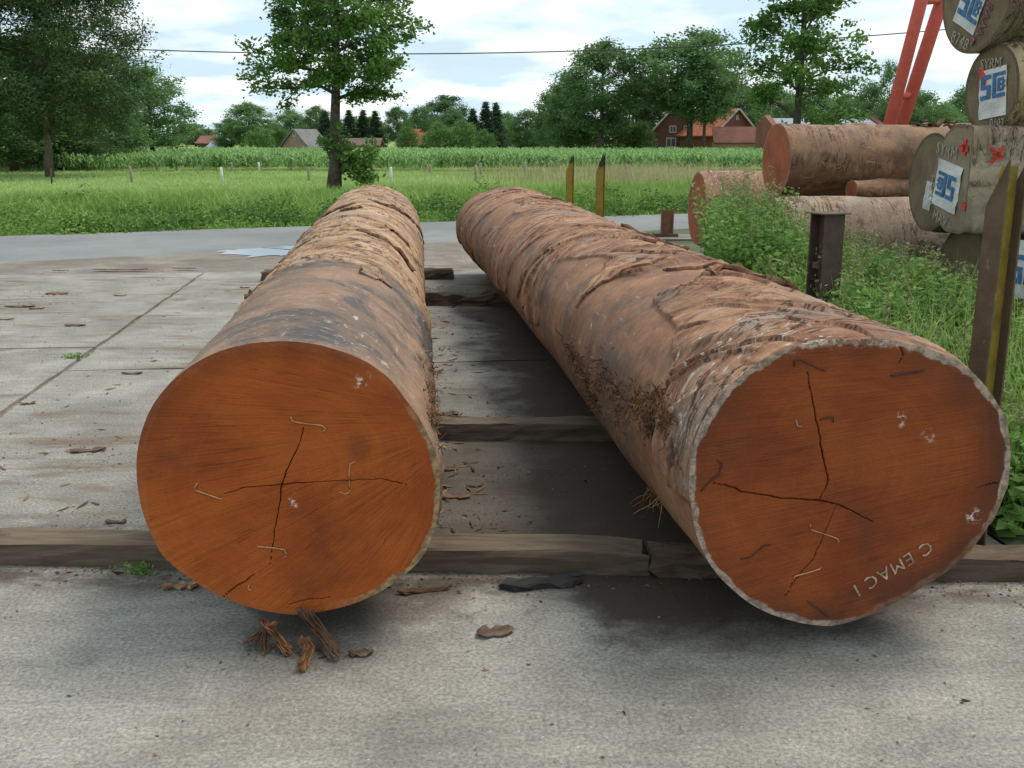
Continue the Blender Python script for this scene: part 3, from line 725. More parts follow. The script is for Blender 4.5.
def flaky(cyl, u, th, tilt, seed, fu=1.7, fr=.9, terr=4.6):
    """overlapping bark plates: saw-tooth terraces of a warped noise field"""
    q = cyl * np.array([fr, fr, fu]) + seed
    q[:, 2] += tilt * cyl[:, 0] + .5 * tilt * cyl[:, 1]
    wv = np.stack([fbm(q * 1.5 + 5, 2), fbm(q * 1.5 + 31, 2), fbm(q * 1.5 + 77, 2)], 1)
    t = fbm(q + .35 * wv, 3, .42) * terr
    t = t + .045 * noise(cyl * 16) + .03 * noise(cyl * 45)
    fr_ = t - np.floor(t); lay = np.floor(t)
    rnd = np.abs(np.sin(lay * 12.9898 + seed))
    saw = np.where(fr_ < .95, (fr_ / .95) ** 1.5, (1 - fr_) / .05)
    edge = np.maximum(sst(.935, .985, fr_), 1 - sst(0.0, .035, fr_))
    gate = sst(-.12, .12, fbm(cyl * np.array([1.3, 1.3, 2.]) + seed + 90, 2))      # an edge fades out along its run
    saw = saw * (.25 + .75 * gate); edge = edge * gate
    # real splits: thin ridged lines
    rl = np.abs(fbm(cyl * np.array([1.5, 1.5, 4.0]) + seed + 40 + .25 * wv, 3) + .012 * noise(cyl * 30))
    split = (1 - sst(.0, .013, rl)) * sst(.0, .2, fbm(cyl * 1.6 + seed + 12, 2))
    return saw, edge, rnd, split

def fields_left(cyl, u, th, seed):
    n = fbm(cyl * 1.6 + 3, 4)
    start = 2.05 + .5 * n + .22 * fbm(cyl * 7 + 4, 3) + .35 * np.cos(th)
    bark = sst(-.02, .10, u - start)
    saw, edge, rnd, split = flaky(cyl, u, th, 1.0, seed, 2.2, .9, 5.0)
    h2 = fbm(cyl * np.array([5, 5, 3.]), 4); h3 = fbm(cyl * 24, 3)
    wr = fbm(cyl * np.array([10, 10, 2.2]) + 8, 4)
    first = np.exp(-((u - start) / .03) ** 2)
    disp = bark * (.006 + .018 * saw - .007 * split) + .006 * h2 + .0010 * h3 + (1 - bark) * .004 * wr
    # crumbling right flank of the bare part, a few torn spots
    torn = sst(.12, .3, fbm(cyl * 3.2 + 60, 4)) * (1 - bark) * sst(.75, .95, np.cos(th + .15))
    disp = disp + torn * (.02 * np.abs(h3) + .012)
    disp *= sst(0, .12, u) * .85 + .15
    e = np.clip(bark * np.maximum(edge * .95 * sst(-.15, .08, h2 + .05), split * .9) + first * .2 + torn * .4, 0, 1)
    white = sst(.0, .35, fbm(cyl * 1.4 + 9, 3)) * (1 - bark * .5) * sst(.1, .6, np.sin(th)) * .7
    seam = sst(.2, .05, np.abs(u - start - .02)) * sst(.1, .3, fbm(cyl * 4 + 2, 2)) * .9
    return np.stack([bark, e, .3 + .6 * rnd * bark + .35 * (1 - bark)], 1), disp, np.maximum(white, seam * bark)
def fields_right(cyl, u, th, seed):
    n = fbm(cyl * np.array([1.1, 1.1, .8]) + 13, 3)
    # bare sapwood: the left flank and a smooth saddle 1.2-3 m up the trunk, plus the noise patches
    flank = sst(.2, .75, -np.cos(th)) * (1 - sst(2.8, 4.5, u)) * sst(-.75, -.1, np.sin(th) + .75 * (u > -1))
    low = sst(-.05, -.45, np.sin(th))
    m = n * 1.25 + .30 - .55 * sst(.45, .9, -np.cos(th)) * sst(4.6, 2.2, u) - .55 * low
    m = m + .35 * sst(.9, .2, u) * sst(.1, .5, np.sin(th))
    bark = sst(.0, .035, m)
    saw, edge, rnd, split = flaky(cyl, u, th, 1.6, seed, 1.7, .8, 5.0)
    h2 = fbm(cyl * np.array([5, 5, 3.]), 4); h3 = fbm(cyl * 24, 3)
    wr = fbm(cyl * np.array([10, 10, 2.2]) + 8, 4)
    rimline = np.exp(-(m / .03) ** 2)
    fine = fbm(cyl * np.array([7, 7, 20.]) + np.array([0, 0, 3]), 4)
    disp = bark * (.011 + .019 * saw - .007 * split + .0012 * fine) + .006 * h2 + .0010 * h3 + (1 - bark) * .003 * wr
    disp *= sst(0, .10, u) * .8 + .2
    e = np.clip(bark * np.maximum(edge * 1.0 * sst(-.15, .08, h2 + .03), split * .9) + rimline * .55 * sst(-.1, .2, h2), 0, 1)
    white = sst(1.0, .15, u + .35 * n) * sst(.15, .5, -np.cos(th) * .8 + .35) * sst(-.1, .3, np.sin(th))
    white = np.maximum(white, .45 * sst(-.1, .35, fbm(cyl * 1.3 + 50, 3)) * sst(.0, .3, np.sin(th)))
    return np.stack([bark, e, .2 + .7 * rnd * bark + .4 * (1 - bark)], 1), disp, white

L_out = poly_z([(35, 300), (40, 240), (70, 160), (110, 110), (170, 65), (240, 37), (320, 25), (400, 28), (470, 45), (520, 65), (570, 100), (610, 150), (650, 210), (675, 270), (680, 340), (672, 420), (640, 490), (590, 535), (520, 575), (440, 598), (380, 607), (300, 597), (220, 570), (150, 530), (90, 480), (60, 420), (42, 360)], 2.132, 120, 330)
R_out = poly_z([(120, 400), (125, 330), (140, 270), (170, 215), (215, 160), (280, 110), (350, 75), (420, 57), (500, 50), (580, 50), (640, 60), (700, 75), (760, 100), (810, 140), (850, 190), (880, 260), (888, 330), (880, 400), (860, 450), (820, 520), (760, 585), (680, 640), (600, 685), (520, 720), (460, 735), (400, 730), (340, 715), (280, 690), (220, 645), (170, 590), (140, 530), (125, 460)], 2.401, 640, 320)
zl = lambda p: poly_z(p, 2.132, 120, 330)
zr = lambda p: poly_z(p, 2.401, 640, 320)
def marks_left(a, b, rd, th):
    stain = .8 * sst(.35, .15, np.hypot((a - .21) / .12, (b - .09) / .16)) * 0 + .55 * sst(.055, .02, np.hypot(a - .225, (b - .085) * .8))
    stain = np.maximum(stain, .55 * sst(.10, .0, rd) * sst(.2, .8, np.cos(th - 1.9)))
    chalk = np.maximum(sst(.035, .01, np.hypot(a - .24, b - .30 - .3 * (a - .24))), sst(.042, .015, np.hypot((a - .012) * 2.2, b + .095)))
    sap = np.clip(.1 + 1.0 * sst(.55, .9, np.cos(th + .35)) , 0, 1)
    return stain, chalk, sap
def marks_right(a, b, rd, th):
    stain = np.clip(.6 * sst(.16, .02, rd) * sst(-.2, .5, np.cos(th + .45)) + .42 * sst(.13, .02, rd), 0, 1)
    chalk = np.maximum(sst(.04, .01, np.hypot((a - .17) * 1.8, b - .18)), .8 * sst(.03, .01, np.hypot(a - .26, (b - .12))))
    chalk = np.maximum(chalk, sst(.035, .012, np.hypot(a - .44, b + .15)))
    chalk = np.maximum(chalk, .8 * sst(.035, .006, rd) * sst(.85, .98, np.sin(th)))
    sap = np.clip(1.0 - .8 * sst(.7, .95, np.cos(th + .9)) - .5 * sst(.2, .9, np.sin(th)) * sst(.5, .0, np.abs(np.cos(th))), 0, 1)
    return stain, chalk, sap
AX = UA
left = build_log(dict(name='tropical_log', label='left of the two big felled logs, with a round bright orange sawn end', seed=2.0,
    outline=L_out, Y=3.08, axis=AX, L=9.55, N=340, Nu=600, NF=800, K=200, c1=at(374, 226, 12.62), far=(.545, .47), fields=fields_left,
    mat=M['bark_left'], end_mat=M['end_left'], pivot=(.62, .16), sawf=46, marks=marks_left,
    cracks=[(zl([(392, 208), (380, 250), (355, 300), (345, 330), (340, 370), (330, 430), (320, 500)]), .0038),
            (zl([(220, 350), (270, 335), (345, 330), (420, 323), (560, 318)]), .0026), (zl([(220, 570), (250, 545), (270, 535), (285, 520)]), .003), (zl([(360, 585), (400, 575), (450, 570)]), .003),
            (zl([(560, 318), (610, 330)]), .0016)],
    hooks=[(zl([(363, 185), (368, 195), (395, 200), (430, 203), (440, 212), (432, 217)]), .0022, 'hook'), (zl([(165, 325), (157, 340), (190, 352), (222, 363)]), .0022, 'hook'),
           (zl([(503, 280), (490, 285), (488, 310), (490, 345), (480, 350), (466, 345)]), .0018, 'hook'), (zl([(288, 462), (315, 463), (350, 468), (356, 480), (347, 488)]), .0022, 'hook'),
           (zl([(275, 545), (272, 552), (280, 556)]), .002, 'hook')]))
right = build_log(dict(name='tropical_log', label='right of the two big felled logs, oval red brown end lettered in faded chalk', seed=7.0,
    outline=R_out, Y=3.02, axis=AX, L=9.6, N=340, Nu=600, NF=800, K=200, c1=at(507, 227, 12.6), far=(.60, .475), fields=fields_right,
    mat=M['bark_right'], end_mat=M['end_right'], pivot=(3.0, .5), sawf=190, marks=marks_right,
    cracks=[(zr([(402, 125), (408, 160), (420, 220), (432, 280), (440, 330), (452, 385), (445, 405), (430, 433)]), .0056),
            (zr([(175, 392), (200, 395), (245, 412), (340, 428), (430, 433), (480, 445), (530, 470), (560, 485)]), .0052), (zr([(470, 447), (445, 510), (415, 575), (375, 620), (345, 670)]), .0036),
            (zr([(625, 62), (632, 85), (622, 105)]), .003), (zr([(880, 392), (850, 392), (810, 402)]), .003)],
    hooks=[(zr([(372, 115), (370, 98), (385, 95), (420, 112), (450, 125)]), .0022, 'hook_dark'), (zr([(430, 243), (445, 235), (465, 234), (465, 248)]), .002, 'hook_dark'),
           (zr([(145, 415), (160, 395), (190, 370), (197, 345), (185, 336)]), .0022, 'hook_dark'), (zr([(237, 575), (265, 570), (300, 540), (318, 540)]), .002, 'hook_dark'),
           (zr([(410, 490), (408, 503), (445, 515), (475, 525), (478, 537)]), .002, 'hook'), (zr([(370, 622), (372, 615), (410, 605), (440, 595)]), .0024, 'hook'),
           (zr([(398, 672), (430, 695), (460, 718)]), .002, 'hook_dark'), (zr([(597, 135), (640, 128), (690, 120)]), .003, 'hook_dark'),
           (zr([(375, 238), (378, 255), (392, 256)]), .002, 'chalk')]))

# faded chalk lettering, upside down along the lower right of the cut
def text_mesh(txt, size, M4, mat, ext_=.0008, space=1.0):
    cu = bpy.data.curves.new('lettering', 'FONT'); cu.body = txt; cu.size = size; cu.extrude = ext_; cu.align_x = 'CENTER'; cu.align_y = 'CENTER'; cu.space_character = space
    cu.resolution_u = 2
    o = bpy.data.objects.new('lettering', cu); COL.objects.link(o)
    me = bpy.data.meshes.new_from_object(o.evaluated_get(bpy.context.evaluated_depsgraph_get()))
    bpy.data.objects.remove(o); bpy.data.curves.remove(cu)
    me.transform(M4); me.materials.clear(); me.materials.append(mat)
    return me
def face_frame(p, right_, up_, nrm):
    m = Matrix.Identity(4)
    for r_ in range(3):
        m[r_][0], m[r_][1], m[r_][2], m[r_][3] = float(right_[r_]), float(up_[r_]), float(nrm[r_]), float(p[r_])
    return m
def lettering(sp_root, p, e1, e2, nrm, rot, txt, size, mat, name='chalk_lettering', space=1.0):
    ca, sa = math.cos(rot), math.sin(rot)
    M4 = face_frame(np.array(p) - np.array(parent_world(sp_root)), e1 * ca + e2 * sa, -e1 * sa + e2 * ca, nrm)
    return link(name, text_mesh(txt, size, M4, mat, space=space), sp_root)
p = on_plane(893, 568, right['c0'] - right['fn'] * .003, right['fn'])
lettering(right['root'], p, right['e1'], right['e2'], -right['fn'], R(180 + 31), 'C EMAC I', .062, M['chalk'], space=1.12)

# loose bark plates lying on the skin
def bark_plate(sp, u, th, ln, wd, rot, lift, thick=.008, seed=0):
    rg = np.random.default_rng(seed)
    na, nb = 13, 6; tone = rg.uniform(.3, .8)
    r_ = .5; V, cy = [], []
    wa = 1 + .5 * np.convolve(rg.normal(0, 1, na + 4), np.ones(3) / 3, 'same')[2:-2]; sh = np.cumsum(rg.normal(0, .10, na)); sh -= sh.mean()
    for lay in (0, 1):
        for i in range(na):
            s_ = i / (na - 1) - .5
            for j in range(nb):
                q = (j / (nb - 1) - .5) * max(.15, wa[i]) * (1 - .75 * abs(2 * s_) ** 4) + sh[i]
                x, y = s_ * ln + (rg.normal(0, .006) if lay else 0), q * wd
                ou, ot = x * math.cos(rot) - y * math.sin(rot), x * math.sin(rot) + y * math.cos(rot)
                uu, tt = u + ou, th + ot / r_
                p, du, dt, nn = surf(sp, uu, tt, 0)
                h = lift * (j / (nb - 1)) ** 2 + (thick if lay else -.012) + .002 * rg.normal()
                V.append(p + nn * h); cy.append([math.cos(tt) * .5, math.sin(tt) * .5, uu])
    n_ = na * nb; Q = []
    for i in range(na - 1):
        for j in range(nb - 1):
            k_ = i * nb + j
            Q.append([k_ + n_, k_ + 1 + n_, k_ + nb + 1 + n_, k_ + nb + n_]); Q.append([k_, k_ + nb, k_ + nb + 1, k_ + 1])
    ring = [i * nb for i in range(na)] + [(na - 1) * nb + j for j in range(1, nb)] + [i * nb + nb - 1 for i in range(na - 2, -1, -1)] + [j for j in range(nb - 2, 0, -1)]
    for k_ in range(len(ring)):
        x, y = ring[k_], ring[(k_ + 1) % len(ring)]; Q.append([x, y, y + n_, x + n_])
    V = np.array(V); f = np.tile([1.0, 0.0, tone], (len(V), 1)); f[:n_, 1] = .6
    part('bark_plate', V, np.array(Q), sp['mat'], sp['root'], False, {'f': f, 'cyl': np.array(cy), 'white': np.full(len(V), .3)})
for kx in range(9):
    u = 2.5 + 6.6 * random.random() ** 1.2; th = R(90 + random.uniform(-65, 65))
    bark_plate(left, u, th, random.uniform(.2, .5), random.uniform(.08, .2), R(random.uniform(65, 115)), random.uniform(.004, .02), random.uniform(.004, .007), seed=kx)
bark_plate(left, 1.86, R(60), .24, .12, R(-35), .022, .010, seed=92)
for kx in range(11):
    u = .9 + 8.0 * random.random() ** 1.2; th = R(95 + random.uniform(-70, 65))
    bark_plate(right, u, th, random.uniform(.2, .55), random.uniform(.07, .18), R(random.uniform(55, 125)), random.uniform(.004, .02), random.uniform(.004, .007), seed=200 + kx)

# torn bast: matted fibre on the right log's flank
def fibres(sp, spots, n, ln, rad, mat, seed, name='bast_fibres', droop=.3):
    rg = np.random.default_rng(seed); mb = MB()
    for q in range(n):
        u0, t0, su, st_ = spots[rg.integers(len(spots))]
        p, du, dt, nn = surf(sp, max(.05, u0 + rg.normal(0, su)), t0 + rg.normal(0, st_), -.004)
        d = du * rg.normal() + dt * rg.normal() + nn * abs(rg.normal()) * .35; d /= np.linalg.norm(d)
        l = ln * rg.uniform(.4, 1.5); P = [p]
        for s in range(4):
            d = d + rg.normal(0, .45, 3) - nn * .12 + np.array([0, 0, -droop * .3]); d /= np.linalg.norm(d)
            P.append(P[-1] + d * l / 4)
        mb.tube(np.array(P), np.linspace(rad, rad * .4, 5) * rg.uniform(.6, 1.6), 3, False)
    tag(part(name, mb.V(), mb.F(), mat, sp['root']), kind='stuff')
def find_u(sp, px, py):
    """skin point of a log under a photograph pixel"""
    V = sp['Vb'] - ORG
    d = ray(px, py); d = d / np.linalg.norm(d)
    tt = V @ d; dist = np.linalg.norm(V - tt[..., None] * d, axis=-1)
    ok = dist < .02
    if not ok.any(): ok = dist < dist.min() + .005
    sc = np.where(ok, tt, 1e9); i, j = np.unravel_index(np.argmin(sc), sc.shape)
    return sp['U'][i], sp['TH'][j]
spots = []
for x, y, su, st_ in ((570, 352, .14, .06), (580, 375, .14, .08), (600, 385, .12, .1), (612, 400, .1, .1), (628, 410, .09, .07), (590, 400, .1, .05), (640, 405, .05, .06), (655, 398, .05, .05), (645, 425, .03, .05), (660, 420, .03, .05), (505, 300, .2, .06)):
    u, t = find_u(right, x, y); spots.append((u, t, su, st_))
fibres(right, spots, 1100, .05, .0020, M['fibre'], 1)
fibres(right, spots[:7], 260, .06, .0016, M['fibre_pale'], 2)
fibres(right, spots, 800, .045, .0032, M['flake_dark'], 5)
spl = []
for x, y in ((436, 395), (437, 410), (437, 422), (436, 380)):
    u, t = find_u(left, x, y); spl.append((u, t, .12, .10))
fibres(left, spl, 220, .055, .0022, M['fibre'], 3); fibres(left, spl, 60, .06, .0018, M['fibre_pale'], 4); fibres(left, spl, 160, .05, .0035, M['flake_dark'], 6)
def hang(sp, px, py, pts, mat, name='bast_strip', r=.004):
    u, t = find_u(sp, px, py); p, du, dt, nn = surf(sp, u, t, -.005)
    mb = MB()
    rg = np.random.default_rng(int(px))
    for k_ in range(pts):
        d = -nn * -.2 + np.array([rg.normal(-.25, .35), rg.normal(0, .35), -1.0]); d /= np.linalg.norm(d); P = [p + rg.normal(0, .012, 3)]
        for s in range(5):
            d = d + rg.normal(0, .22, 3); d /= np.linalg.norm(d); P.append(P[-1] + d * .022 * rg.uniform(.7, 1.3))
        P = np.array(P); P[:, 2] = np.maximum(P[:, 2], .012)
        mb.tube(P, np.linspace(r, r * .35, 6), 4)
    part(name, mb.V(), mb.F(), mat, sp['root'])
hang(right, 642, 498, 11, M['fibre'], r=.0022)
hang(right, 650, 506, 4, M['fibre_pale'], r=.0018)

# ------------------------------------------------------------------ squared timbers under the logs
def timber(w0, w1, u, wid, hgt, label, mat, skew=0.0, rag=.004, seed=0, z0=0.0, chamfer=0.0):
    rg = np.random.default_rng(seed); n = 26
    a, b = yd(w0, u), yd(w1, u); a = a + UA * skew; b = b - UA * skew
    d = (b - a); Ln = np.linalg.norm(d); d /= Ln; s = np.array([-d[1], d[0], 0])
    prof = np.array([[-.5, 0], [-.5, .35], [-.5, .7], [-.47, .95], [-.42, 1], [0, 1.0], [.42, 1], [.47, .95], [.5, .7], [.5, 0]])
    V = []
    wob = np.cumsum(rg.normal(0, rag * .3, n))
    for i in range(n):
        x = i / (n - 1) * Ln
        e = min(x, Ln - x)
        for (py, pz) in prof:
            k_ = 1 - (chamfer * max(0, 1 - (Ln - x) / .12) if pz > .5 else 0)
            V.append([x + (rg.normal(0, .012) if i in (0, n - 1) else 0), py * wid + wob[i] + rg.normal(0, rag), pz * hgt * k_ + (rg.normal(0, rag) if pz > .1 else 0)])
    V = np.array(V); m = len(prof)
    i = np.arange(n - 1)[:, None] * m; j = np.arange(m)[None]; k2 = (j + 1) % m
    Q = np.stack([i + j, i + m + j, i + m + k2, i + k2], -1).reshape(-1, 4)
    c0, c1 = len(V), len(V) + 1
    V = np.concatenate([V, [V[:m].mean(0)], [V[-m:].mean(0)]])
    T = [[c0, a_, (a_ + 1) % m] for a_ in range(m)] + [[c1, (n - 1) * m + (a_ + 1) % m, (n - 1) * m + a_] for a_ in range(m)]
    o = link('timber_beam', mesh_np('timber_beam', V, [Q, np.array(T)], mat), None, (a[0], a[1], z0))
    o.rotation_euler = (0, 0, math.atan2(d[1], d[0]))
    return tag(o, label, 'timber beam', 'timber beams under the logs')
# foremost beam: traced corners of its front foot
p0, p1 = gr(0, 566), gr(648, 576)
def beam_px(pa, pb, dep, **kw):
    a = np.array(pa); b = np.array(pb); d = (b - a) / np.linalg.norm(b - a); s = np.array([-d[1], d[0], 0])
    a, b = a + s * dep / 2, b + s * dep / 2
    wa, ua, wb, ub = a @ WA, a @ UA, b @ WA, b @ UA
    return timber(wa, wb, (ua + ub) / 2, dep, skew=(ua - ub) / 2, **kw)
e0 = p0 + (p0 - p1) * .45
beam_px(e0, p1, .165, hgt=.095, label='long grey squared timber lying foremost under the orange log end', mat=M['beam'], seed=1, chamfer=.12)
beam_px(gr(653, 577.5), p1 + (p1 - p0) * .86, .15, hgt=.088, label='short dark timber under the oval log end, reaching the steel stake at right', mat=M['beam_dark'], seed=2, rag=.006)
beam_px(gr(250, 440), gr(648, 441.5), .17, hgt=.095, label='second timber from the front, crossing the gap between both logs', mat=M['beam'], seed=3)
beam_px(gr(245, 305), gr(508, 306), .2, hgt=.10, label='black rotten timber, third from the front between the logs', mat=M['beam_dark'], seed=4, rag=.016)
beam_px(gr(262, 281), gr(453, 279.5), .22, hgt=.11, label='farthest dark timber, its ends sticking out either side of the left log', mat=M['beam_dark'], seed=5, rag=.008)
beam_px(gr(520, 283), gr(700, 283), .2, hgt=.10, label='hidden timber under the far end of the right log', mat=M['beam_dark'], seed=6, rag=.008) if False else None
b_ = MB().box((-.05, -.035, 0), (.05, .035, .07), (rotz(.3), gr(667, 571)))
single('wedge', b_.V(), b_.F(), M['beam_dark'], 'small grey wood wedge in the shade beside the long front timber', 'wedge')

# ------------------------------------------------------------------ steel stakes
def i_beam(loc, h, depth, flange, tk, rz, label, mats, tip=.0, tip_at=.5):
    root = thing('steel_stake', loc, label, 'stake', 'steel stakes beside the log row', rz)
    def plate(nm, lo, hi, mat):
        mb = MB().box((lo[0], lo[1], -.06), (hi[0], hi[1], h)); V = mb.V()
        if tip:
            top = V[:, 2] > h - 1e-6
            V[top, 2] = h - tip * np.clip((tip_at * flange - V[top, 0]) / (.5 * flange + tip_at * flange), 0, 1)
        link(nm, mesh_np(nm, V, mb.F(), mat), root)
    plate('flange', (-flange / 2, -depth / 2, 0), (flange / 2, -depth / 2 + tk, 0), mats[0])
    plate('web', (-tk / 2, -depth / 2 + tk, 0), (tk / 2, depth / 2 - tk, 0), mats[1])
    plate('flange', (-flange / 2, depth / 2 - tk, 0), (flange / 2, depth / 2, 0), mats[2])
    return root
s1 = i_beam((1.80, 3.80, 0), 1.53, .105, .080, .009, R(-64), 'tall rusty steel stake with a yellow web beside the oval log end', (M['rust'], M['yellow'], M['rust']), .17, .15)
mb = MB().tube([(.0, -.02, .42), (.08, -.10, .2), (.135, -.17, 0)], .02, 6); link('brace', mesh_np('brace', mb.V(), mb.F(), M['yellow']), s1)
P2 = at(822, 300, 6.6)
s2 = i_beam((P2[0], P2[1], 0), 1.14, .15, .15, .011, R(22), 'short dark brown steel stake with a flat cap in the weeds', (M['rust_dark'], M['rust_dark'], M['rust_dark']))
mb = MB().box((-.10, -.10, 1.14), (.10, .10, 1.148)); link('cap_plate', mesh_np('cap_plate', mb.V(), mb.F(), M['rust']), s2)
mb = MB().box((-.095, -.05, .80), (-.075, .0, .84)); link('bracket', mesh_np('bracket', mb.V(), mb.F(), M['rust_dark']), s2)
for px, Y, lab, hh in ((601.5, 14.0, 'taller yellow steel stake with a black pointed tip, right of two by the meadow', 1.43), (571, 16.2, 'farther yellow steel stake with a pointed tip, left of two by the meadow', 1.38)):
    q = at(px, 200, Y)
    i_beam((q[0] - .02, q[1], 0), hh, .09, .10, .010, R(-22), lab, (M['yellow_tip'],) * 3, .26)
q = gr(667, 226, 0.0); q = at(667, 226, 17.2)
st = thing('steel_post', (q[0], q[1], 0), 'stubby rust red steel post on a plate behind the right log', 'post')
mb = MB().box((-.085, -.01, .08), (.085, .01, .46)).box((-.10, -.06, .08), (-.083, .06, .49)).box((.083, -.06, .08), (.10, .06, .49)); link('stub', mesh_np('stub', mb.V(), mb.F(), M['rust_red']), st)
mb = MB().box((-.22, -.14, .03), (.17, .14, .08)); link('base_plate', mesh_np('base_plate', mb.V(), mb.F(), M['rust_dark']), st)
mb = MB().box((-1.3, -.5, -.02), (1.0, .45, .03)); o = link('footing', mesh_np('footing', mb.V(), mb.F(), M['yard_dirt']), st)

# ------------------------------------------------------------------ stacked logs on the right
def stack_log(cen, axis, r, L, label, mat, end_mat, seed, sec=None, N=72, Nu=110, taper=0.0, sx=1.0, rough=1.0, scuff=0.0):
    """a log whose near end face is centred at cen; returns frame"""
    cen = np.array(cen, float); axis = np.array(axis, float); axis /= np.linalg.norm(axis)
    e1 = np.cross([0, 0, 1.0], axis); e1 /= np.linalg.norm(e1); e1 = -e1      # e1 points to the camera side (-Y) for axis +X
    e2 = np.array([0, 0, 1.0]); e2 = e2 - axis * (axis @ e2); e2 /= np.linalg.norm(e2)
    TH = np.linspace(-np.pi, np.pi, N, endpoint=False); U = np.linspace(0, L, Nu)
    UU, TT = np.meshgrid(U, TH, indexing='ij')
    rr = np.ones(N) * r if sec is None else sec(TH) * r
    cyl = np.stack([np.cos(TT) * r, np.sin(TT) * r, UU], -1).reshape(-1, 3)
    saw, edge, rnd, split = flaky(cyl, UU.ravel(), TT.ravel(), .6, seed, .8, 2.2, 3.0)
    bark = sst(-.08, .05, fbm(cyl * np.array([1.5, 1.5, .8]) + seed, 3))
    wr = fbm(cyl * np.array([14, 14, 1.6]) + seed, 4)
    disp = rough * (bark * (.024 * saw - .012 * split) + .009 * fbm(cyl * 5 + seed, 3) + .007 * wr) + .045 * fbm(cyl * np.array([1.5, 1.5, .7]) + seed + 5, 2)
    RR = rr[None] * (1 - taper * UU / L) + disp.reshape(UU.shape) * (.2 + .8 * sst(0, .1, UU))
    V = cen + axis * UU[..., None] + RR[..., None] * (np.cos(TT)[..., None] * e1 * sx + np.sin(TT)[..., None] * e2)
    i = np.arange(Nu - 1)[:, None] * N; j = np.arange(N)[None]; k2 = (j + 1) % N
    Q = np.stack([i + j, i + k2, i + N + k2, i + N + j], -1).reshape(-1, 4)
    root = thing('stacked_log', (cen[0], cen[1], cen[2] - r), label, 'log', 'logs stacked at the right')
    f = np.stack([bark, np.clip(bark * np.maximum(edge * .5, split * .7), 0, 1), .3 + .6 * rnd], 1)
    part('bark', V.reshape(-1, 3), Q, mat, root, True, {'f': f, 'cyl': cyl, 'white': np.full(len(f), scuff)})
    K = 26
    for ring, nm in ((V[0], 0), (V[-1], 1)):
        q = np.linspace(0, 1, K); cc = ring.mean(0)
        Vf = (cc + (ring - cc)[None] * q[:, None, None]).reshape(-1, 3)
        a, b = (Vf - cc) @ e1, (Vf - cc) @ e2; rd = (np.linalg.norm(ring - cc, axis=1)[None] * (1 - q[:, None])).ravel()
        Vf = Vf + axis * (.004 * fbm(np.stack([a * 9, b * 9, a * 0 + seed], 1), 3) * np.clip(rd / .02, 0, 1))[:, None]
        i = np.arange(K - 1)[:, None] * N
        Q = np.stack([i + j, i + N + j, i + N + k2, i + k2], -1).reshape(-1, 4)
        if nm: Q = Q[:, ::-1]
        z = np.zeros(len(Vf)); th = np.arctan2(b, a)
        part('end_face', Vf, Q, end_mat, root, True, {'fa': np.stack([a, b, rd], 1), 'saw': np.stack([(a + .3 * b) * 14, b * 2, z], 1), 'crack': z, 'stain': z, 'chalk': z + .04, 'sap': z + .5})
    return dict(root=root, c=cen, e1=e1, e2=e2, n=-axis, axis=axis, r=r, V=V, L=L)
M['bark_pile'] = bark_mat('tan log skin', (0.30, 0.17, 0.092), (0.20, 0.108, 0.06), (0.12, 0.068, 0.042), (0.33, 0.20, 0.12), (0.20, 0.115, 0.068), (0.50, 0.40, 0.30), (0.34, 0.16, 0.08))
M['bark_grey'] = bark_mat('grey brown log skin', (0.24, 0.19, 0.125), (0.18, 0.14, 0.09), (0.10, 0.08, 0.055), (0.27, 0.21, 0.14), (0.17, 0.13, 0.085), (0.42, 0.36, 0.27), (0.22, 0.15, 0.09))
M['bark_tan'] = bark_mat('dusty tan log skin', (0.38, 0.27, 0.19), (0.29, 0.20, 0.14), (0.19, 0.135, 0.095), (0.36, 0.26, 0.185), (0.26, 0.17, 0.115), (0.5, 0.43, 0.35), (0.33, 0.19, 0.125))
M['bark_pale'] = bark_mat('pale grey log skin', (0.33, 0.265, 0.185), (0.25, 0.20, 0.14), (0.17, 0.135, 0.095), (0.35, 0.28, 0.20), (0.24, 0.18, 0.125), (0.46, 0.40, 0.31), (0.30, 0.20, 0.13))
M['end_pale'] = endgrain_mat('pale weathered end grain', (0.265, 0.215, 0.145), (0.205, 0.16, 0.105), (0.15, 0.112, 0.075), (0.11, 0.085, 0.055), 0.025, (0.12, 0.09, 0.06), 1)
M['bark_ochre'] = bark_mat('ochre log skin', (0.36, 0.27, 0.15), (0.28, 0.20, 0.11), (0.15, 0.11, 0.06), (0.38, 0.29, 0.17), (0.22, 0.16, 0.09), (0.5, 0.42, 0.3), (0.32, 0.21, 0.11))
M['end_pile'] = endgrain_mat('red rust end grain', (0.34, 0.10, 0.04), (0.26, 0.07, 0.03), (0.17, 0.05, 0.025), (0.40, 0.29, 0.2), 0.02, (0.13, 0.05, 0.03), 1)
M['end_grey'] = endgrain_mat('grey weathered end grain', (0.185, 0.135, 0.078), (0.135, 0.097, 0.056), (0.095, 0.066, 0.040), (0.07, 0.052, 0.034), 0.03, (0.075, 0.052, 0.032), 1)
AXR = np.array([.94, .34, 0.0])
A = at(776, 160, 12.3)
lgA = stack_log(A, np.array([.988, .155, -.004]), .415, 4.6, 'thick tan log with a rust red end, topmost of the low logs behind the weeds', M['bark_pile'], M['end_pile'], 3.3)
B = at(697, 213, 14.0)
lgB = stack_log((B[0], B[1], .69), (.995, .09, 0), .48, 4.4, 'leftmost stacked log, its end half sunk in weeds, bark scuffed pink', M['bark_pile'], M['end_pile'], 8.1, scuff=.9)
C_ = at(770, 230, 11.0)
lgC = stack_log((C_[0], C_[1], .50), (.995, .10, 0), .50, 3.6, 'pale smooth log low in the weeds under the topmost tan log', M['bark_tan'], M['end_pale'], 12.9, rough=.6)
D_ = at(851, 194, 11.95)
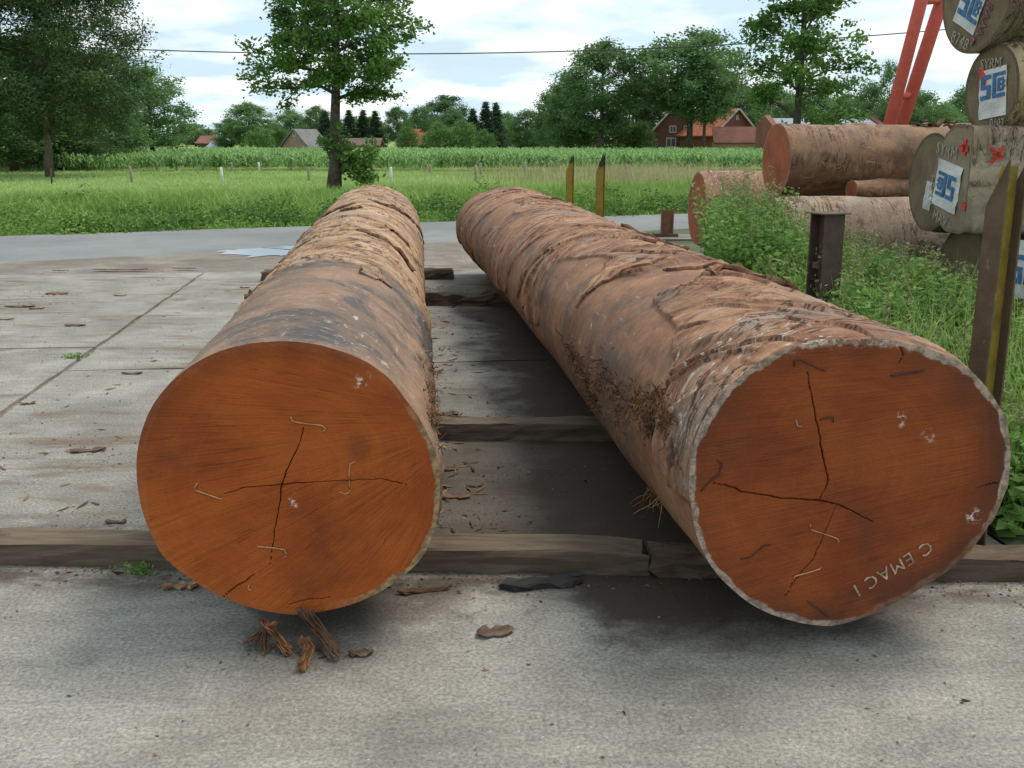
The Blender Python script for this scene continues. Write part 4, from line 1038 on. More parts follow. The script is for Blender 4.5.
lgD = stack_log((D_[0], D_[1], 1.04), AXR, .11, 2.2, 'thin log wedged between the pale low log and the tan log', M['bark_pile'], M['end_pile'], 15.5)
def sec_flat(th):
    # half round at the back, flat peeled front (cos > 0 is the camera side)
    x, y = np.cos(th), np.sin(th)
    rr = np.ones_like(th)
    f = x > 0
    rr[f] = np.minimum(1.0, .40 / np.maximum(x[f], 1e-3))
    k_ = np.minimum(rr, 1.0 / np.maximum(np.abs(y), 1e-3) * .97)
    return k_
EC = at(958, 179, 8.05)
lgE = stack_log((EC[0], EC[1], EC[2]), (.995, .08, 0), .42, 4.0, 'big grey log with a blue and white sheet on its end and a red X', M['bark_pale'], M['end_pale'], 21.2, sec=sec_flat, N=120, rough=.5)
E2 = at(931, 180, 8.92)
lgE2 = stack_log((E2[0], E2[1], E2[2] - .02), (.995, .08, 0), .41, 4.0, 'grey log whose end shows as a crescent behind the red X log', M['bark_grey'], M['end_grey'], 24.7)
FC = at(991, 89, 8.25)
lgF = stack_log((FC[0], FC[1], FC[2]), (.985, .17, 0), .335, 4.2, 'ochre topped log second from the top of the stack, sheet on its end', M['bark_ochre'], M['end_grey'], 27.3)
GC = at(977, -9, 8.45)
lgG = stack_log((GC[0], GC[1], GC[2]), (.985, .17, 0), .465, 4.2, 'topmost log of the stack, cut off by the picture edge, tilted sheet', M['bark_grey'], M['end_grey'], 31.8)
HC = at(1034, 262, 7.0)
lgH = stack_log((HC[0], HC[1], .44), (.985, .12, 0), .44, 3.6, 'lowest grey log at the right edge behind the tall stake', M['bark_grey'], M['end_grey'], 36.1)
# hidden carriers of the labelled stack
lgI = stack_log((EC[0] + .35, EC[1] + .55, .46), (.995, .08, 0), .44, 3.6, 'shaded bottom log under the red X log', M['bark_grey'], M['end_grey'], 41.0, Nu=50)

# sheets with the blue emblem: a square S beside a boxed B
S_ = [(0, 0, .44, .17), (.28, .17, .44, .42), (0, .42, .44, .58), (0, .58, .16, .83), (0, .83, .44, 1.0)]
Bb = [(.52, 0, .67, 1.0), (.67, 0, 1.06, .15), (.67, .85, 1.06, 1.0), (.74, .24, .84, .76), (.84, .24, 1.0, .35), (.84, .45, 1.0, .55), (.84, .65, 1.0, .76), (.95, .35, 1.06, .45), (.95, .55, 1.06, .65)]
def sheet(lg, cx, cy, w, h, rot, flip=False, ly=.0, lw=.75, lh=.42, torn=False, sub=.004):
    """cx, cy in metres in the face plane (x to the viewer's right, y up)"""
    e1, e2, n = lg['e1'], lg['e2'], lg['n']
    ca, sa = math.cos(rot), math.sin(rot); a = e1 * ca + e2 * sa; b = -e1 * sa + e2 * ca
    c = lg['c'] + e1 * cx + e2 * cy + n * .009
    rg = np.random.default_rng(abs(int(cx * 1000)) + 5)
    nx, ny = 5, 7
    X, Y = np.meshgrid(np.linspace(-.5, .5, nx), np.linspace(-.5, .5, ny))
    V = c + (X.ravel() * w)[:, None] * a + (Y.ravel() * h)[:, None] * b + (rg.normal(0, .0035, nx * ny))[:, None] * n
    V2 = V - n * .003
    i = np.arange(ny - 1)[:, None] * nx + np.arange(nx - 1)[None]
    Q = np.stack([i, i + 1, i + 1 + nx, i + nx], -1).reshape(-1, 4)
    sh = part('label_sheet', np.concatenate([V, V2]), np.concatenate([Q, Q[:, ::-1] + nx * ny]), M['white'], lg['root'])
    mb = MB()
    for (x0, y0, x1, y1) in S_ + Bb:
        q = np.array([[x0, y0], [x1, y0], [x1, y1], [x0, y1]]) - [.51, .5]
        if flip: q = -q
        p = c + n * .0075 + (q[:, 0] * w * lw)[:, None] * a + (q[:, 1] * h * lh + ly * h)[:, None] * b
        mb.add(np.concatenate([p, p - n * .001]), [[0, 1, 2, 3], [0, 4, 5, 1], [1, 5, 6, 2], [2, 6, 7, 3], [3, 7, 4, 0]])
    part('blue_emblem', mb.V(), mb.F(), M['blue'], sh)
def fp(lg, px, py):
    """face-plane metres under a photograph pixel"""
    p = on_plane(px, py, lg['c'], lg['n']); return (p - lg['c']) @ lg['e1'], (p - lg['c']) @ lg['e2']
def face_text(lg, px, py, txt, size, rot, mat, name='chalk_lettering', space=1.0, off=.012):
    x, y = fp(lg, px, py)
    return lettering(lg['root'], lg['c'] + lg['e1'] * x + lg['e2'] * y + lg['n'] * off, lg['e1'], lg['e2'], lg['n'], rot, txt, size, mat, name, space)
x, y = fp(lgE, 947.5, 186); sheet(lgE, x, y, .40, .36, R(-10), flip=True, ly=.0, lw=.68, lh=.52)
x, y = fp(lgF, 993.5, 93); sheet(lgF, x, y, .33, .37, R(6), ly=.14, lw=.85, lh=.50)
x, y = fp(lgG, 975, -4); sheet(lgG, x, y, .32, .50, R(-26), ly=-.12, lw=.85, lh=.46)
x, y = fp(lgE2, 929, 196); sheet(lgE2, x, y, .12, .24, R(-10), lw=.01, lh=.01)
x, y = fp(lgH, 1016, 268); sheet(lgH, x + .12, y, .42, .40, R(0), lw=.75, lh=.5)
face_text(lgE, 948, 151, 'SYRM', .13, R(-8), M['chalk_soft'], space=1.1)
face_text(lgE, 941, 219, 'MAV', .12, R(-12), M['chalk_soft'])
face_text(lgF, 992, 64, 'SYRM', .11, R(0), M['chalk_soft'])
face_text(lgF, 998, 123, '0103', .09, R(0), M['chalk_soft'])
face_text(lgG, 961, 41, '8748', .13, R(-22), M['chalk_soft'])
face_text(lgG, 986, 20, 'WV8', .12, R(64), M['purple'], 'paint_lettering')
face_text(lgE, 933, 190, 'SYRM', .10, R(84), M['chalk_soft'])
# sprayed crosses and dots
def strokes(lg_root, pts_list, wd, mat, n, name='paint_mark'):
    mb = MB(); rg = np.random.default_rng(9)
    for P in pts_list:
        P = np.array(P, float); d = np.linspace(0, len(P) - 1, 9); Pi = np.stack([np.interp(d, np.arange(len(P)), P[:, c]) for c in range(3)], 1)
        T = np.gradient(Pi, axis=0); T /= np.linalg.norm(T, axis=1)[:, None]; S = np.cross(T, n)
        ww = wd * (1 + rg.normal(0, .18, 9))[:, None]
        V = np.stack([Pi - S * ww, Pi + S * ww], 1).reshape(-1, 3)
        V = np.concatenate([V, V - n * .004]); Q = []
        for i in range(8):
            Q += [[2 * i, 2 * i + 2, 2 * i + 3, 2 * i + 1], [2 * i, 18 + 2 * i, 20 + 2 * i, 2 * i + 2], [2 * i + 1, 2 * i + 3, 21 + 2 * i, 19 + 2 * i]]
        mb.add(V, Q)
    part(name, mb.V(), mb.F(), mat, lg_root)
def front_pt(lg, px, py, off=.03):
    d = -np.array([0, 1.0, 0]); d = lg['e1']; p0 = lg['c'] + d * (.40 * lg['r'] + off)
    return on_plane(px, py, p0, d)
strokes(lgE['root'], [[front_pt(lgE, 990, 147), front_pt(lgE, 998, 154), front_pt(lgE, 1003, 159)], [front_pt(lgE, 1004, 146), front_pt(lgE, 998, 155), front_pt(lgE, 991, 163)]], .014, M['redpaint'], lgE['e1'])
def fpt(lg, px, py, off=.013): return on_plane(px, py, lg['c'] + lg['n'] * off, lg['n'])
strokes(lgE['root'], [[fpt(lgE, 965, 139), fpt(lgE, 963.5, 155)], [fpt(lgE, 959, 147), fpt(lgE, 968, 149)]], .022, M['redpaint'], lgE['n'])
strokes(lgE['root'], [[fpt(lgE, 964, 201), fpt(lgE, 963, 210)]], .022, M['redpaint'], lgE['n'])
strokes(lgF['root'], [[fpt(lgF, 981, 69), fpt(lgF, 984, 86)]], .03, M['redpaint'], lgF['n'])
strokes(lgG['root'], [[fpt(lgG, 971, 39), fpt(lgG, 973, 43)]], .03, M['purple'], lgG['n'])
strokes(lgH['root'], [[fpt(lgH, 1013, 222), fpt(lgH, 1016, 236)]], .025, M['redpaint'], lgH['n'])
# loose bark hanging over the ends of the grey log
def sliver(root, p, a, ln, wd, mat, seed, name='bark_flake', thick=.015):
    rg = np.random.default_rng(seed); a = np.array(a, float); a /= np.linalg.norm(a); b = np.cross([0, 0, 1.0], a); b /= np.linalg.norm(b)
    m = 8; top = []
    for i in range(m):
        s = i / (m - 1) - .5; w_ = wd * (1 - (2 * abs(s)) ** 2.5) * rg.uniform(.6, 1.2) + .004
        z = .03 * rg.normal() * .4 + .05 * s * s
        for q in (-1, 1): top.append(p + a * s * ln + b * q * w_ * .5 + np.array([0, 0, z + rg.normal(0, .004)]))
    top = np.array(top); V = np.concatenate([top, top - [0, 0, thick]]); n_ = len(top); Q = []
    for i in range(m - 1):
        k_ = 2 * i; Q += [[k_, k_ + 1, k_ + 3, k_ + 2], [k_ + n_, k_ + 2 + n_, k_ + 3 + n_, k_ + 1 + n_], [k_, k_ + 2, k_ + 2 + n_, k_ + n_], [k_ + 1, k_ + 1 + n_, k_ + 3 + n_, k_ + 3]]
    Q += [[0, n_, n_ + 1, 1], [n_ - 2, n_ - 1, 2 * n_ - 1, 2 * n_ - 2]]
    return V, np.array(Q)
for px, py, lg, ln, Y in ((925, 124, lgA, .35, 12.5), (940, 122.5, lgE2, .3, 8.7), (955, 125, lgE2, .2, 8.6), (985, 128, lgE, .3, 8.0), (1010, 128.5, lgE, .35, 8.0)):
    V, Q = sliver(lg['root'], at(px, py, Y), (1, .1, 0), ln, .1, M['flake'], int(px)); part('bark_flake', V, Q, M['flake'], lg['root'])

# ------------------------------------------------------------------ red gantry leg behind the stack
def px_tube(x0, y0, x1, y1, Y, ext0=0.0, ext1=0.0):
    a, b = at(x0, y0, Y), at(x1, y1, Y); d = b - a
    return a - d * ext0, b + d * ext1
gy = 20.0
a0, a1 = px_tube(889, 126, 921.5, 0, gy); b0, b1 = px_tube(901, 126, 942, 0, gy + .35)
def to_z(a, b, z): return a + (b - a) * ((z - a[2]) / (b[2] - a[2]))
la0, la1 = to_z(a0, a1, 0), to_z(a0, a1, 7.0); lb0, lb1 = to_z(b0, b1, 0), to_z(b0, b1, 7.0)
cr = thing('gantry_crane', ((la0[0] + lb0[0]) / 2, gy, 0), 'salmon red tubular crane leg rising behind the log stack', 'crane')
for p, q, r_ in ((la0, la1, .115), (lb0, lb1, .125)):
    mb = MB().tube([p, q], r_, 20); part('leg', mb.V(), mb.F(), M['red'], cr, True)
for yy in (2, 97):
    p = at(889 + (126 - yy) * .254, yy, gy); q = at(901 + (126 - yy) * .325, yy - 2, gy + .3)
    mb = MB().tube([p, q], .06, 12); part('crossbar', mb.V(), mb.F(), M['red'], cr, True)
mb = MB().box((-.5, -.25, 0), (.5, .55, .12), (np.eye(3), np.array([(la0[0] + lb0[0]) / 2, gy, 0]))); part('foot_plate', mb.V(), mb.F(), M['red'], cr)

# ------------------------------------------------------------------ power line
mb = MB(); xs = np.linspace(-80, 90, 80); cyz = []
ca, cb, cm = at(150, 50, 56), at(905, 33, 56), at(540, 52, 56)
co_ = np.polyfit([ca[0], cm[0], cb[0]], [ca[2], cm[2], cb[2]], 2)
mb.tube(np.stack([xs, xs * 0 + 56, np.polyval(co_, xs)], 1), .03, 5, False)
single('power_cable', mb.V(), mb.F(), M['cable'], 'thin black overhead power cable sagging across the sky', 'cable')

# ------------------------------------------------------------------ trees
def tree_geo(seed, H, r0, cb, env, nl, nleaf, ls, cr, up=.35, droop=0.0, fill=.35, trunk_top=.92, lean=(0, 0), subs=4, ncl=9, gap=.0, ratio=.6):
    """trunk and limb tubes, leaves spread in clusters along the twigs and through the crown volume"""
    rg = np.random.default_rng(seed); tb = MB(); cl = []
    zt = np.linspace(0, H * trunk_top, 9)
    tp = np.stack([lean[0] * zt / H + np.cumsum(rg.normal(0, .012 * H / 9, 9)), lean[1] * zt / H + np.cumsum(rg.normal(0, .012 * H / 9, 9)), zt], 1); tp[0, :2] = 0
    tr = r0 * (1 - .82 * (zt / zt[-1]) ** 1.0); tr[0] *= 1.35
    tb.tube(tp, tr, 8)
    for i in range(nl):
        f = (i + rg.uniform(.1, .9)) / nl
        zs = cb * .92 + (H * .86 - cb * .92) * f
        p0 = np.array([np.interp(zs, zt, tp[:, c]) for c in range(3)])
        az = i * 2.399 + rg.normal(0, .3)
        ze = min(zs + up * (H - cb) * .5 * rg.uniform(.3, 1.1), H * .985)
        Rm = env((ze - cb) / (H - cb)) * rg.uniform(.72, 1.05)
        if Rm < .05 * H: Rm = .05 * H
        d = np.array([math.cos(az), math.sin(az), 0])
        P = []
        for s in np.linspace(0, 1, 5):
            P.append(p0 + d * Rm * s + np.array([0, 0, (ze - zs) * s ** .8 - droop * Rm * s * s]) + rg.normal(0, .02 * H * s * .5, 3))
        P = np.array(P); rb = max(.012, r0 * .34 * (1 - .6 * f))
        tb.tube(P, np.linspace(rb, rb * .25, 5), 5, False)
        cl += [P[-1], P[-2], (P[-1] + P[-2]) / 2]
        for s in range(subs):
            t = rg.uniform(.3, .95); a = P[0] + (P[-1] - P[0]) * t; k_ = int(t * 4); a = P[k_] + (P[min(4, k_ + 1)] - P[k_]) * (t * 4 - k_)
            dd = rg.normal(size=3); dd[2] = abs(dd[2]) * .6 - droop; dd = dd / np.linalg.norm(dd) + d * .5
            l2 = Rm * rg.uniform(.25, .5); e = a + dd * l2
            tb.tube(np.array([a, (a + e) / 2 + rg.normal(0, .05 * l2, 3), e]), np.array([rb * .4, rb * .25, rb * .12]), 4, False)
            cl += [e, (a + e * 2) / 3]
    nf = int(len(cl) * fill / (1 - fill + 1e-6)) if fill else 0
    k_ = 0
    while k_ < nf:
        z = rg.uniform(0, 1); rr = env(z) * math.sqrt(rg.uniform(0, 1)) * .95; az = rg.uniform(0, 6.283)
        p = np.array([rr * math.cos(az) + lean[0], rr * math.sin(az) + lean[1], cb + z * (H - cb)])
        if noise(np.array([p * 2.2 / max(1, H * .22) + seed])) [0] > gap - .25: cl.append(p)
        k_ += 1
    cl = np.array(cl); 
    wts = rg.uniform(.4, 1.6, len(cl)); idx = rg.choice(len(cl), nleaf, p=wts / wts.sum())
    C = cl[idx] + np.clip(rg.normal(0, 1, (nleaf, 3)), -1.7, 1.7) * cr * np.array([1, 1, .7]) * rg.uniform(.4, 1.1, (nleaf, 1))
    C[:, 2] = np.maximum(C[:, 2], .05)
    LV, LQ = leaf_quads(C, ls * rg.uniform(.6, 1.35, nleaf), rg, .35, ratio)
    return tb, LV, LQ
def tree(name, loc, label, geo, leaf, trunk, group=None, cat='tree', scale=(1, 1, 1), rz=0.0):
    tb, LV, LQ = geo
    r_ = thing(name, loc, label, cat, group, rz); r_.scale = scale
    link('trunk', mesh_np('trunk', tb.V(), tb.F(), trunk, True), r_)
    link('crown', mesh_np('crown', LV, LQ, leaf), r_)
    return r_
oval = lambda k_: (lambda z: k_ * math.sqrt(max(0.0, 1 - (2 * min(max(z, 0), 1) - .95) ** 2) + .02))
dome = lambda k_: (lambda z: k_ * (1 - max(0, min(z, 1)) ** 2.2) ** .5 * (.72 + .28 * min(1, z * 4)))
cone = lambda k_: (lambda z: k_ * (1 - min(1, max(0, z))) ** .85 + .03)

# roadside tree in front of the maize, with leafy suckers round its foot
tb = gr(334, 191.5, GZ); tb = at(334, 192, 33.0); tb[2] = GZ
g1 = tree_geo(21, 8.9, .20, 2.95, dome(2.5), 26, 30000, .14, .23, .25, .22, .30, lean=(.45, 0), subs=6, gap=.10)
t1 = tree('roadside_tree', tb, 'young slim tree by the road in the middle left, leafy suckers round its trunk', g1, M['leaf_maple'], M['trunk'])
rg = np.random.default_rng(5)
cl = []
for x, y, sx, sy, n_ in ((358, 165, 13, 12, 620), (372, 150, 5, 8, 160), (345, 150, 8, 10, 240), (330, 145, 6, 8, 130), (337, 128, 4, 6, 60), (366, 178, 10, 6, 200), (322, 140, 4, 4, 50)):
    for q in range(n_):
        p = at(x + rg.normal(0, sx * .6), min(185, y + rg.normal(0, sy * .6)), 33 + rg.normal(0, .35)) ; cl.append(p - tb)
LV, LQ = leaf_quads(np.array(cl), .17 * rg.uniform(.6, 1.3, len(cl)), rg, .3, .6)
link('sucker_shoots', mesh_np('sucker_shoots', LV, LQ, M['leaf_maple']), t1)
mb = MB()
for x, y in ((372, 148), (360, 160), (374, 172), (350, 145), (322, 140), (362, 180)):
    e = at(x, y, 33) - tb; mb.tube(np.array([[.05, 0, .7 + .1 * rg.normal()], e * .5 + [0, 0, .5], e]), np.array([.04, .03, .012]), 5, False)
link('sucker_stems', mesh_np('sucker_stems', mb.V(), mb.F(), M['trunk']), t1)

# tree behind the pile on the right
tr = at(796, 125, 31); tr[2] = GZ
g2 = tree_geo(44, 9.2, .15, 1.95, dome(1.75), 24, 19000, .13, .2, .3, .1, .36, subs=5, gap=.08)
tree('roadside_tree', tr, 'airy tree with light leaves rising behind the tan stacked log', g2, M['leaf_maple'], M['trunk'])

# big willow on the left
tw = at(49, 170, 47); tw[2] = GZ
g3 = tree_geo(63, 13.5, .17, 1.9, dome(4.9), 38, 130000, .17, .40, .3, .3, .45, subs=8, gap=-.05, ratio=.38)
tree('willow_tree', tw, 'huge dark willow with a pale trunk hanging over the left of the field', g3, M['leaf_willow'], M['trunk_pale'])

# tree stock for everything farther off: built once, copied
stock = {}
def mk(name, *a, leaf='leaf_mid', **k_):
    tb_, LV, LQ = tree_geo(*a, **k_)
    stock[name] = (mesh_np('trunk', tb_.V(), tb_.F(), M['trunk'], True), mesh_np('crown', LV, LQ, M[leaf]), a[1])
mk('broad', 101, 12, .32, 1.6, dome(4.6), 22, 17000, .32, .7, .3, .08, .5, leaf='leaf_dark')
mk('tall', 102, 14, .30, 3.0, oval(4.3), 24, 17000, .32, .66, .4, .05, .45, leaf='leaf_dark')
mk('round', 103, 9, .22, .8, oval(3.9), 18, 13000, .28, .6, .3, .05, .5, leaf='leaf_mid')
mk('loose', 104, 12, .25, 3.0, oval(3.2), 16, 3800, .36, .6, .4, .05, .25, leaf='leaf_mid')
mk('conifer', 105, 12, .22, .5, cone(2.7), 60, 12000, .30, .36, .05, .3, .4, leaf='leaf_conifer', trunk_top=.99, subs=2)
mk('shrub', 106, 4, .10, .15, dome(2.3), 14, 7000, .20, .40, .3, .05, .5, leaf='leaf_light')
mk('highoak', 108, 13, .30, 4.6, oval(5.0), 24, 17000, .30, .58, .35, .05, .42, leaf='leaf_dark', subs=5)
mk('oak', 107, 13, .34, 2.4, dome(5.2), 24, 18000, .30, .60, .35, .02, .42, leaf='leaf_dark', subs=5)
def far_tree(kind, px, top, Y, wpx, label, group=None, base=None):
    tm, cm, h = stock[kind]
    p = at(px, 146, Y); H_ = at(px, top, Y)[2] - GZ
    r_ = thing({'conifer': 'conifer_tree', 'shrub': 'shrub'}.get(kind, 'broadleaf_tree'), (p[0], p[1], GZ), label, 'shrub' if kind == 'shrub' else 'tree', group, random.uniform(0, 6.28))
    V = np.empty(len(cm.vertices) * 3, np.float32); cm.vertices.foreach_get('co', V); wid = np.percentile(np.abs(V[0::3]), 96) * 2
    k_ = (wpx * Y / FPX) / wid
    r_.scale = (k_, k_, H_ / (h * .99))
    link('trunk', tm, r_); link('crown', cm, r_)
    return r_
FT = [
 ('tall', 20, 40, 66, 120, 'dark tree at the far left edge behind the willow'),
 ('broad', 82, 62, 64, 110, 'dense dark tree right behind the willow trunk'),
 ('broad', 108, 84, 70, 70, 'low dark tree between the willow and the wooden shed'),
 ('oak', 152, 70, 74, 68, 'rounded tree with a bare lower trunk standing right of the shed'),
 ('broad', 60, 98, 58, 90, 'shady low tree over the pasture at far left'),
 ('broad', 12, 90, 55, 90, 'dark bushy tree cut by the left picture edge'),
 ('round', 196, 131, 250, 26, 'low far tree at the left end of the skyline wood'),
 ('round', 207, 129, 260, 24, 'small far tree behind the red roofed cottage'),
 ('broad', 232, 119, 150, 34, 'mid green tree right of the red roofed cottage'),
 ('tall', 250, 104, 145, 44, 'tallest round tree between the cottage and the grey gabled house'),
 ('shrub', 262, 128, 140, 24, 'pale bush under the round tree by the cottage'),
 ('shrub', 276, 126, 150, 26, 'light green bush just left of the grey gabled house'),
 ('broad', 291, 111, 160, 34, 'tree directly behind the grey gabled house'),
 ('tall', 318, 107, 155, 26, 'upright dark tree right of the grey gabled house'),
 ('conifer', 326, 112, 150, 20, 'slim conifer left beside the roadside tree trunk'),
 ('conifer', 350, 111, 150, 20, 'first conifer right of the roadside tree trunk'),
 ('conifer', 364, 111, 152, 20, 'second conifer right of the roadside tree trunk'),
 ('conifer', 376, 112, 150, 20, 'third conifer right of the roadside tree trunk'),
 ('broad', 371, 118, 158, 34, 'dark tree filling in behind the row of conifers'),
 ('tall', 398, 108, 145, 24, 'narrow tree standing left of the orange roofs'),
 ('round', 421, 108, 160, 28, 'tree directly above the orange roofs'),
 ('oak', 446, 97, 170, 48, 'highest tree in the middle of the far wood'),
 ('broad', 452, 110, 150, 30, 'dark tree before the highest tree of the far wood'),
 ('shrub', 440, 124, 135, 24, 'yellow green bush right of the orange roofs'),
 ('shrub', 463, 122, 135, 26, 'second yellow green bush right of the orange roofs'),
 ('conifer', 473, 110, 145, 20, 'dark conifer left of the conifer pair'),
 ('conifer', 486, 103, 145, 22, 'left conifer of the tall dark pair in mid skyline'),
 ('conifer', 496, 104, 147, 22, 'right conifer of the tall dark pair in mid skyline'),
 ('round', 507, 113, 160, 26, 'greyish tree just right of the conifer pair'),
 ('round', 527, 111, 130, 36, 'pale green rounded tree left of the big field trees'),
 ('shrub', 484, 131, 128, 18, 'small bright shrub in front of the conifer pair'),
 ('broad', 556, 88, 118, 40, 'dark tree leaning against the left big field tree'),
 ('tall', 602, 44, 106, 78, 'left of the two big field trees, single trunk clear of the maize'),
 ('broad', 570, 77, 112, 46, 'lower left shoulder tree of the big field tree'),
 ('broad', 636, 78, 120, 52, 'dark tree filling the gap between the two big field trees'),
 ('shrub', 580, 122, 112, 36, 'light green bush under the left big field tree'),
 ('shrub', 618, 122, 112, 40, 'wide bush between the left big field tree and the farmhouse'),
 ('shrub', 640, 124, 111, 26, 'bush against the left corner of the farmhouse'),
 ('highoak', 690, 32, 104, 104, 'right and widest of the two big field trees, before the farmhouse'),
 ('highoak', 704, 58, 102, 60, 'slim trunked tree right beside the wide field tree'),
 ('broad', 738, 88, 125, 50, 'tree behind the brick gable right of the farmhouse'),
 ('broad', 768, 84, 128, 56, 'dark tree left behind the airy roadside tree'),
 ('broad', 812, 92, 130, 60, 'dark tree behind the pale sheet roof'),
 ('broad', 846, 95, 124, 50, 'tree right behind the pale sheet roof end'),
 ('round', 868, 84, 100, 42, 'mid green tree just left of the red crane leg'),
 ('loose', 885, 61, 92, 22, 'thin scraggy tree poking up left of the red crane leg'),
 ('round', 916, 92, 96, 44, 'tree seen right of the red crane leg'),
 ('round', 940, 104, 98, 40, 'low tree above the loose bark of the grey log'),
 ('round', 959, 89, 120, 34, 'round tree in the gap left of the sheeted logs'),
 ('round', 898, 96, 94, 44, 'bushy tree directly behind the red crane leg'),
 ('shrub', 408, 128, 138, 20, 'green bush covering the left side of the orange roofs'),
 ('shrub', 430, 133, 137, 16, 'small bush against the right orange roof'),
 ('broad', 548, 120, 140, 30, 'low dark tree left foot of the big field trees'),
 ('broad', 660, 84, 122, 50, 'dark tree behind the farmhouse left roof'),
 ('round', 786, 100, 110, 40, 'leafy tree beside the red end wall of the sheet roofed barn'),
]
for kx in FT: far_tree(*kx, group='trees beyond the maize field')
rgw = np.random.default_rng(8); wv_, wq = [], MB()
for x in np.linspace(-190, 190, 70):
    y = 255 + rgw.uniform(-30, 30); hw = rgw.uniform(4.2, 7.2) if x < 40 else rgw.uniform(6, 11); n_ = 420
    q = rgw.normal(0, 1, (n_, 3)); q /= np.linalg.norm(q, axis=1)[:, None]; q *= rgw.uniform(.6, 1.0, (n_, 1))
    C = np.stack([x + q[:, 0] * 5.0, y + q[:, 1] * 4, GZ + hw * .5 + q[:, 2] * hw * .5], 1)
    wq.add(*leaf_quads(C, rgw.uniform(.6, 1.3, n_), rgw, .3, .7))
single('distant_wood', wq.V(), wq.F(), M['leaf_dark'], 'low far wood closing the horizon behind the single trees', 'wood', kind='stuff', base=np.array([0, 255.0, GZ]))

# ------------------------------------------------------------------ houses
def gable_house(name, loc, rz, w, d, eave, ridge, label, wall, roof, wins=(), over=.35, chimney=None, cat='house', rooft=.18, verge=True):
    """gable faces local -Y, ridge along local Y; wins = (x, z, w, h) on the gable"""
    root = thing(name, loc, label, cat, None, rz)
    V = np.array([[-w / 2, 0, 0], [w / 2, 0, 0], [w / 2, 0, eave], [0, 0, ridge], [-w / 2, 0, eave], [-w / 2, d, 0], [w / 2, d, 0], [w / 2, d, eave], [0, d, ridge], [-w / 2, d, eave]])
    me = bpy.data.meshes.new('wall'); me.from_pydata(V.tolist(), [], [[0, 1, 2, 3, 4], [6, 5, 9, 8, 7], [0, 4, 9, 5], [1, 6, 7, 2]]); me.materials.append(wall); link('wall', me, root)
    sl = (ridge - eave) / (w / 2)
    for sg in (-1, 1):
        a = np.array([0, -over, ridge + .03]); b = np.array([sg * (w / 2 + over), -over, eave - over * sl + .03])
        n_ = np.array([sl * sg, 0, 1.0]); n_ /= np.linalg.norm(n_)
        top = np.array([a + n_ * rooft, b + n_ * rooft, b + n_ * rooft + [0, d + 2 * over, 0], a + n_ * rooft + [0, d + 2 * over, 0]])
        bot = np.array([a, b, b + [0, d + 2 * over, 0], a + [0, d + 2 * over, 0]])
        link('roof', mesh_np('roof', np.concatenate([top, bot]), np.array([[0, 1, 2, 3], [7, 6, 5, 4], [0, 4, 5, 1], [1, 5, 6, 2], [2, 6, 7, 3], [3, 7, 4, 0]]), roof), root)
        if verge:
            off = np.array([0, -.05, 0]); q = np.array([a + n_ * (rooft + .02), b + n_ * (rooft + .02), b + n_ * .02, a + n_ * .02])
            link('verge_board', mesh_np('verge_board', np.concatenate([q + off, q + off + [0, .045, 0]]), np.array([[0, 1, 2, 3], [7, 6, 5, 4], [0, 4, 5, 1], [1, 5, 6, 2], [2, 6, 7, 3], [3, 7, 4, 0]]), M['frame_white']), root)
    for x, z, ww, hh in wins:
        mb = MB()
        t_ = .09
        mb.box((x - ww / 2, -.05, z - hh / 2), (x + ww / 2, -.005, z - hh / 2 + t_)).box((x - ww / 2, -.05, z + hh / 2 - t_), (x + ww / 2, -.005, z + hh / 2))
        mb.box((x - ww / 2, -.05, z - hh / 2 + t_), (x - ww / 2 + t_, -.005, z + hh / 2 - t_)).box((x + ww / 2 - t_, -.05, z - hh / 2 + t_), (x + ww / 2, -.005, z + hh / 2 - t_)).box((x - .03, -.048, z - hh / 2 + t_), (x + .03, -.007, z + hh / 2 - t_))
        f = link('window', mesh_np('window', mb.V(), mb.F(), M['frame_white']), root)
        mb = MB().box((x - ww / 2 + t_, -.025, z - hh / 2 + t_), (x + ww / 2 - t_, -.003, z + hh / 2 - t_)); link('pane', mesh_np('pane', mb.V(), mb.F(), M['glass']), f)
    return root
def hp(px, Y): p = at(px, 148, Y); return (p[0], p[1], GZ)
def zz(py, Y): return at(512, py, Y)[2] - GZ
# farmhouse: brick gable behind the field trees
HY = 116
gable_house('farmhouse', hp(675, HY), R(-8), 5.0 * 1.02, 9, 2.4, zz(106, HY), 'dark brick farmhouse with white framed windows half hidden by the wide field tree', M['brick_dark'], M['tiles'],
            [(-.45, 1.35, 1.1, 1.0), (1.35, 1.45, .8, .7), (-.3, 2.75, .75, .75), (1.25, 2.75, .75, .75)])
gable_house('brick_barn', hp(735, 112), R(28), 5.6, 10, 2.2, zz(110, 112), 'red brick barn with an orange roof and white verge right of the farmhouse', M['brick'], M['tiles'], [(0.1, 3.9, .35, .45)])
# low brick annexe in front of the barn
ax = thing('brick_annexe', hp(739, 107.5), 'long low red brick annexe in front of the orange roofed barn', 'annexe', None, 0)
wA = 48 * 107.5 / FPX
zA = zz(126.5, 107.5); zB = zz(142.5, 107.5)
mb = MB().box((-wA / 2, 0, 0), (wA / 2, 1.5, zB)); link('wall', mesh_np('wall', mb.V(), mb.F(), plain('pinkish plinth wall', (.34, .20, .14), .15, 2)), ax)
V = np.array([[-wA / 2 - .1, -.15, zB], [wA / 2 + .1, -.15, zB], [wA / 2 + .1, 1.4, zA], [-wA / 2 - .1, 1.4, zA]]); V = np.concatenate([V, V + [0, .05, -.14]])
link('roof', mesh_np('roof', V, np.array([[0, 1, 2, 3], [7, 6, 5, 4], [0, 4, 5, 1], [1, 5, 6, 2], [2, 6, 7, 3], [3, 7, 4, 0]]), M['tiles_brown']), ax)
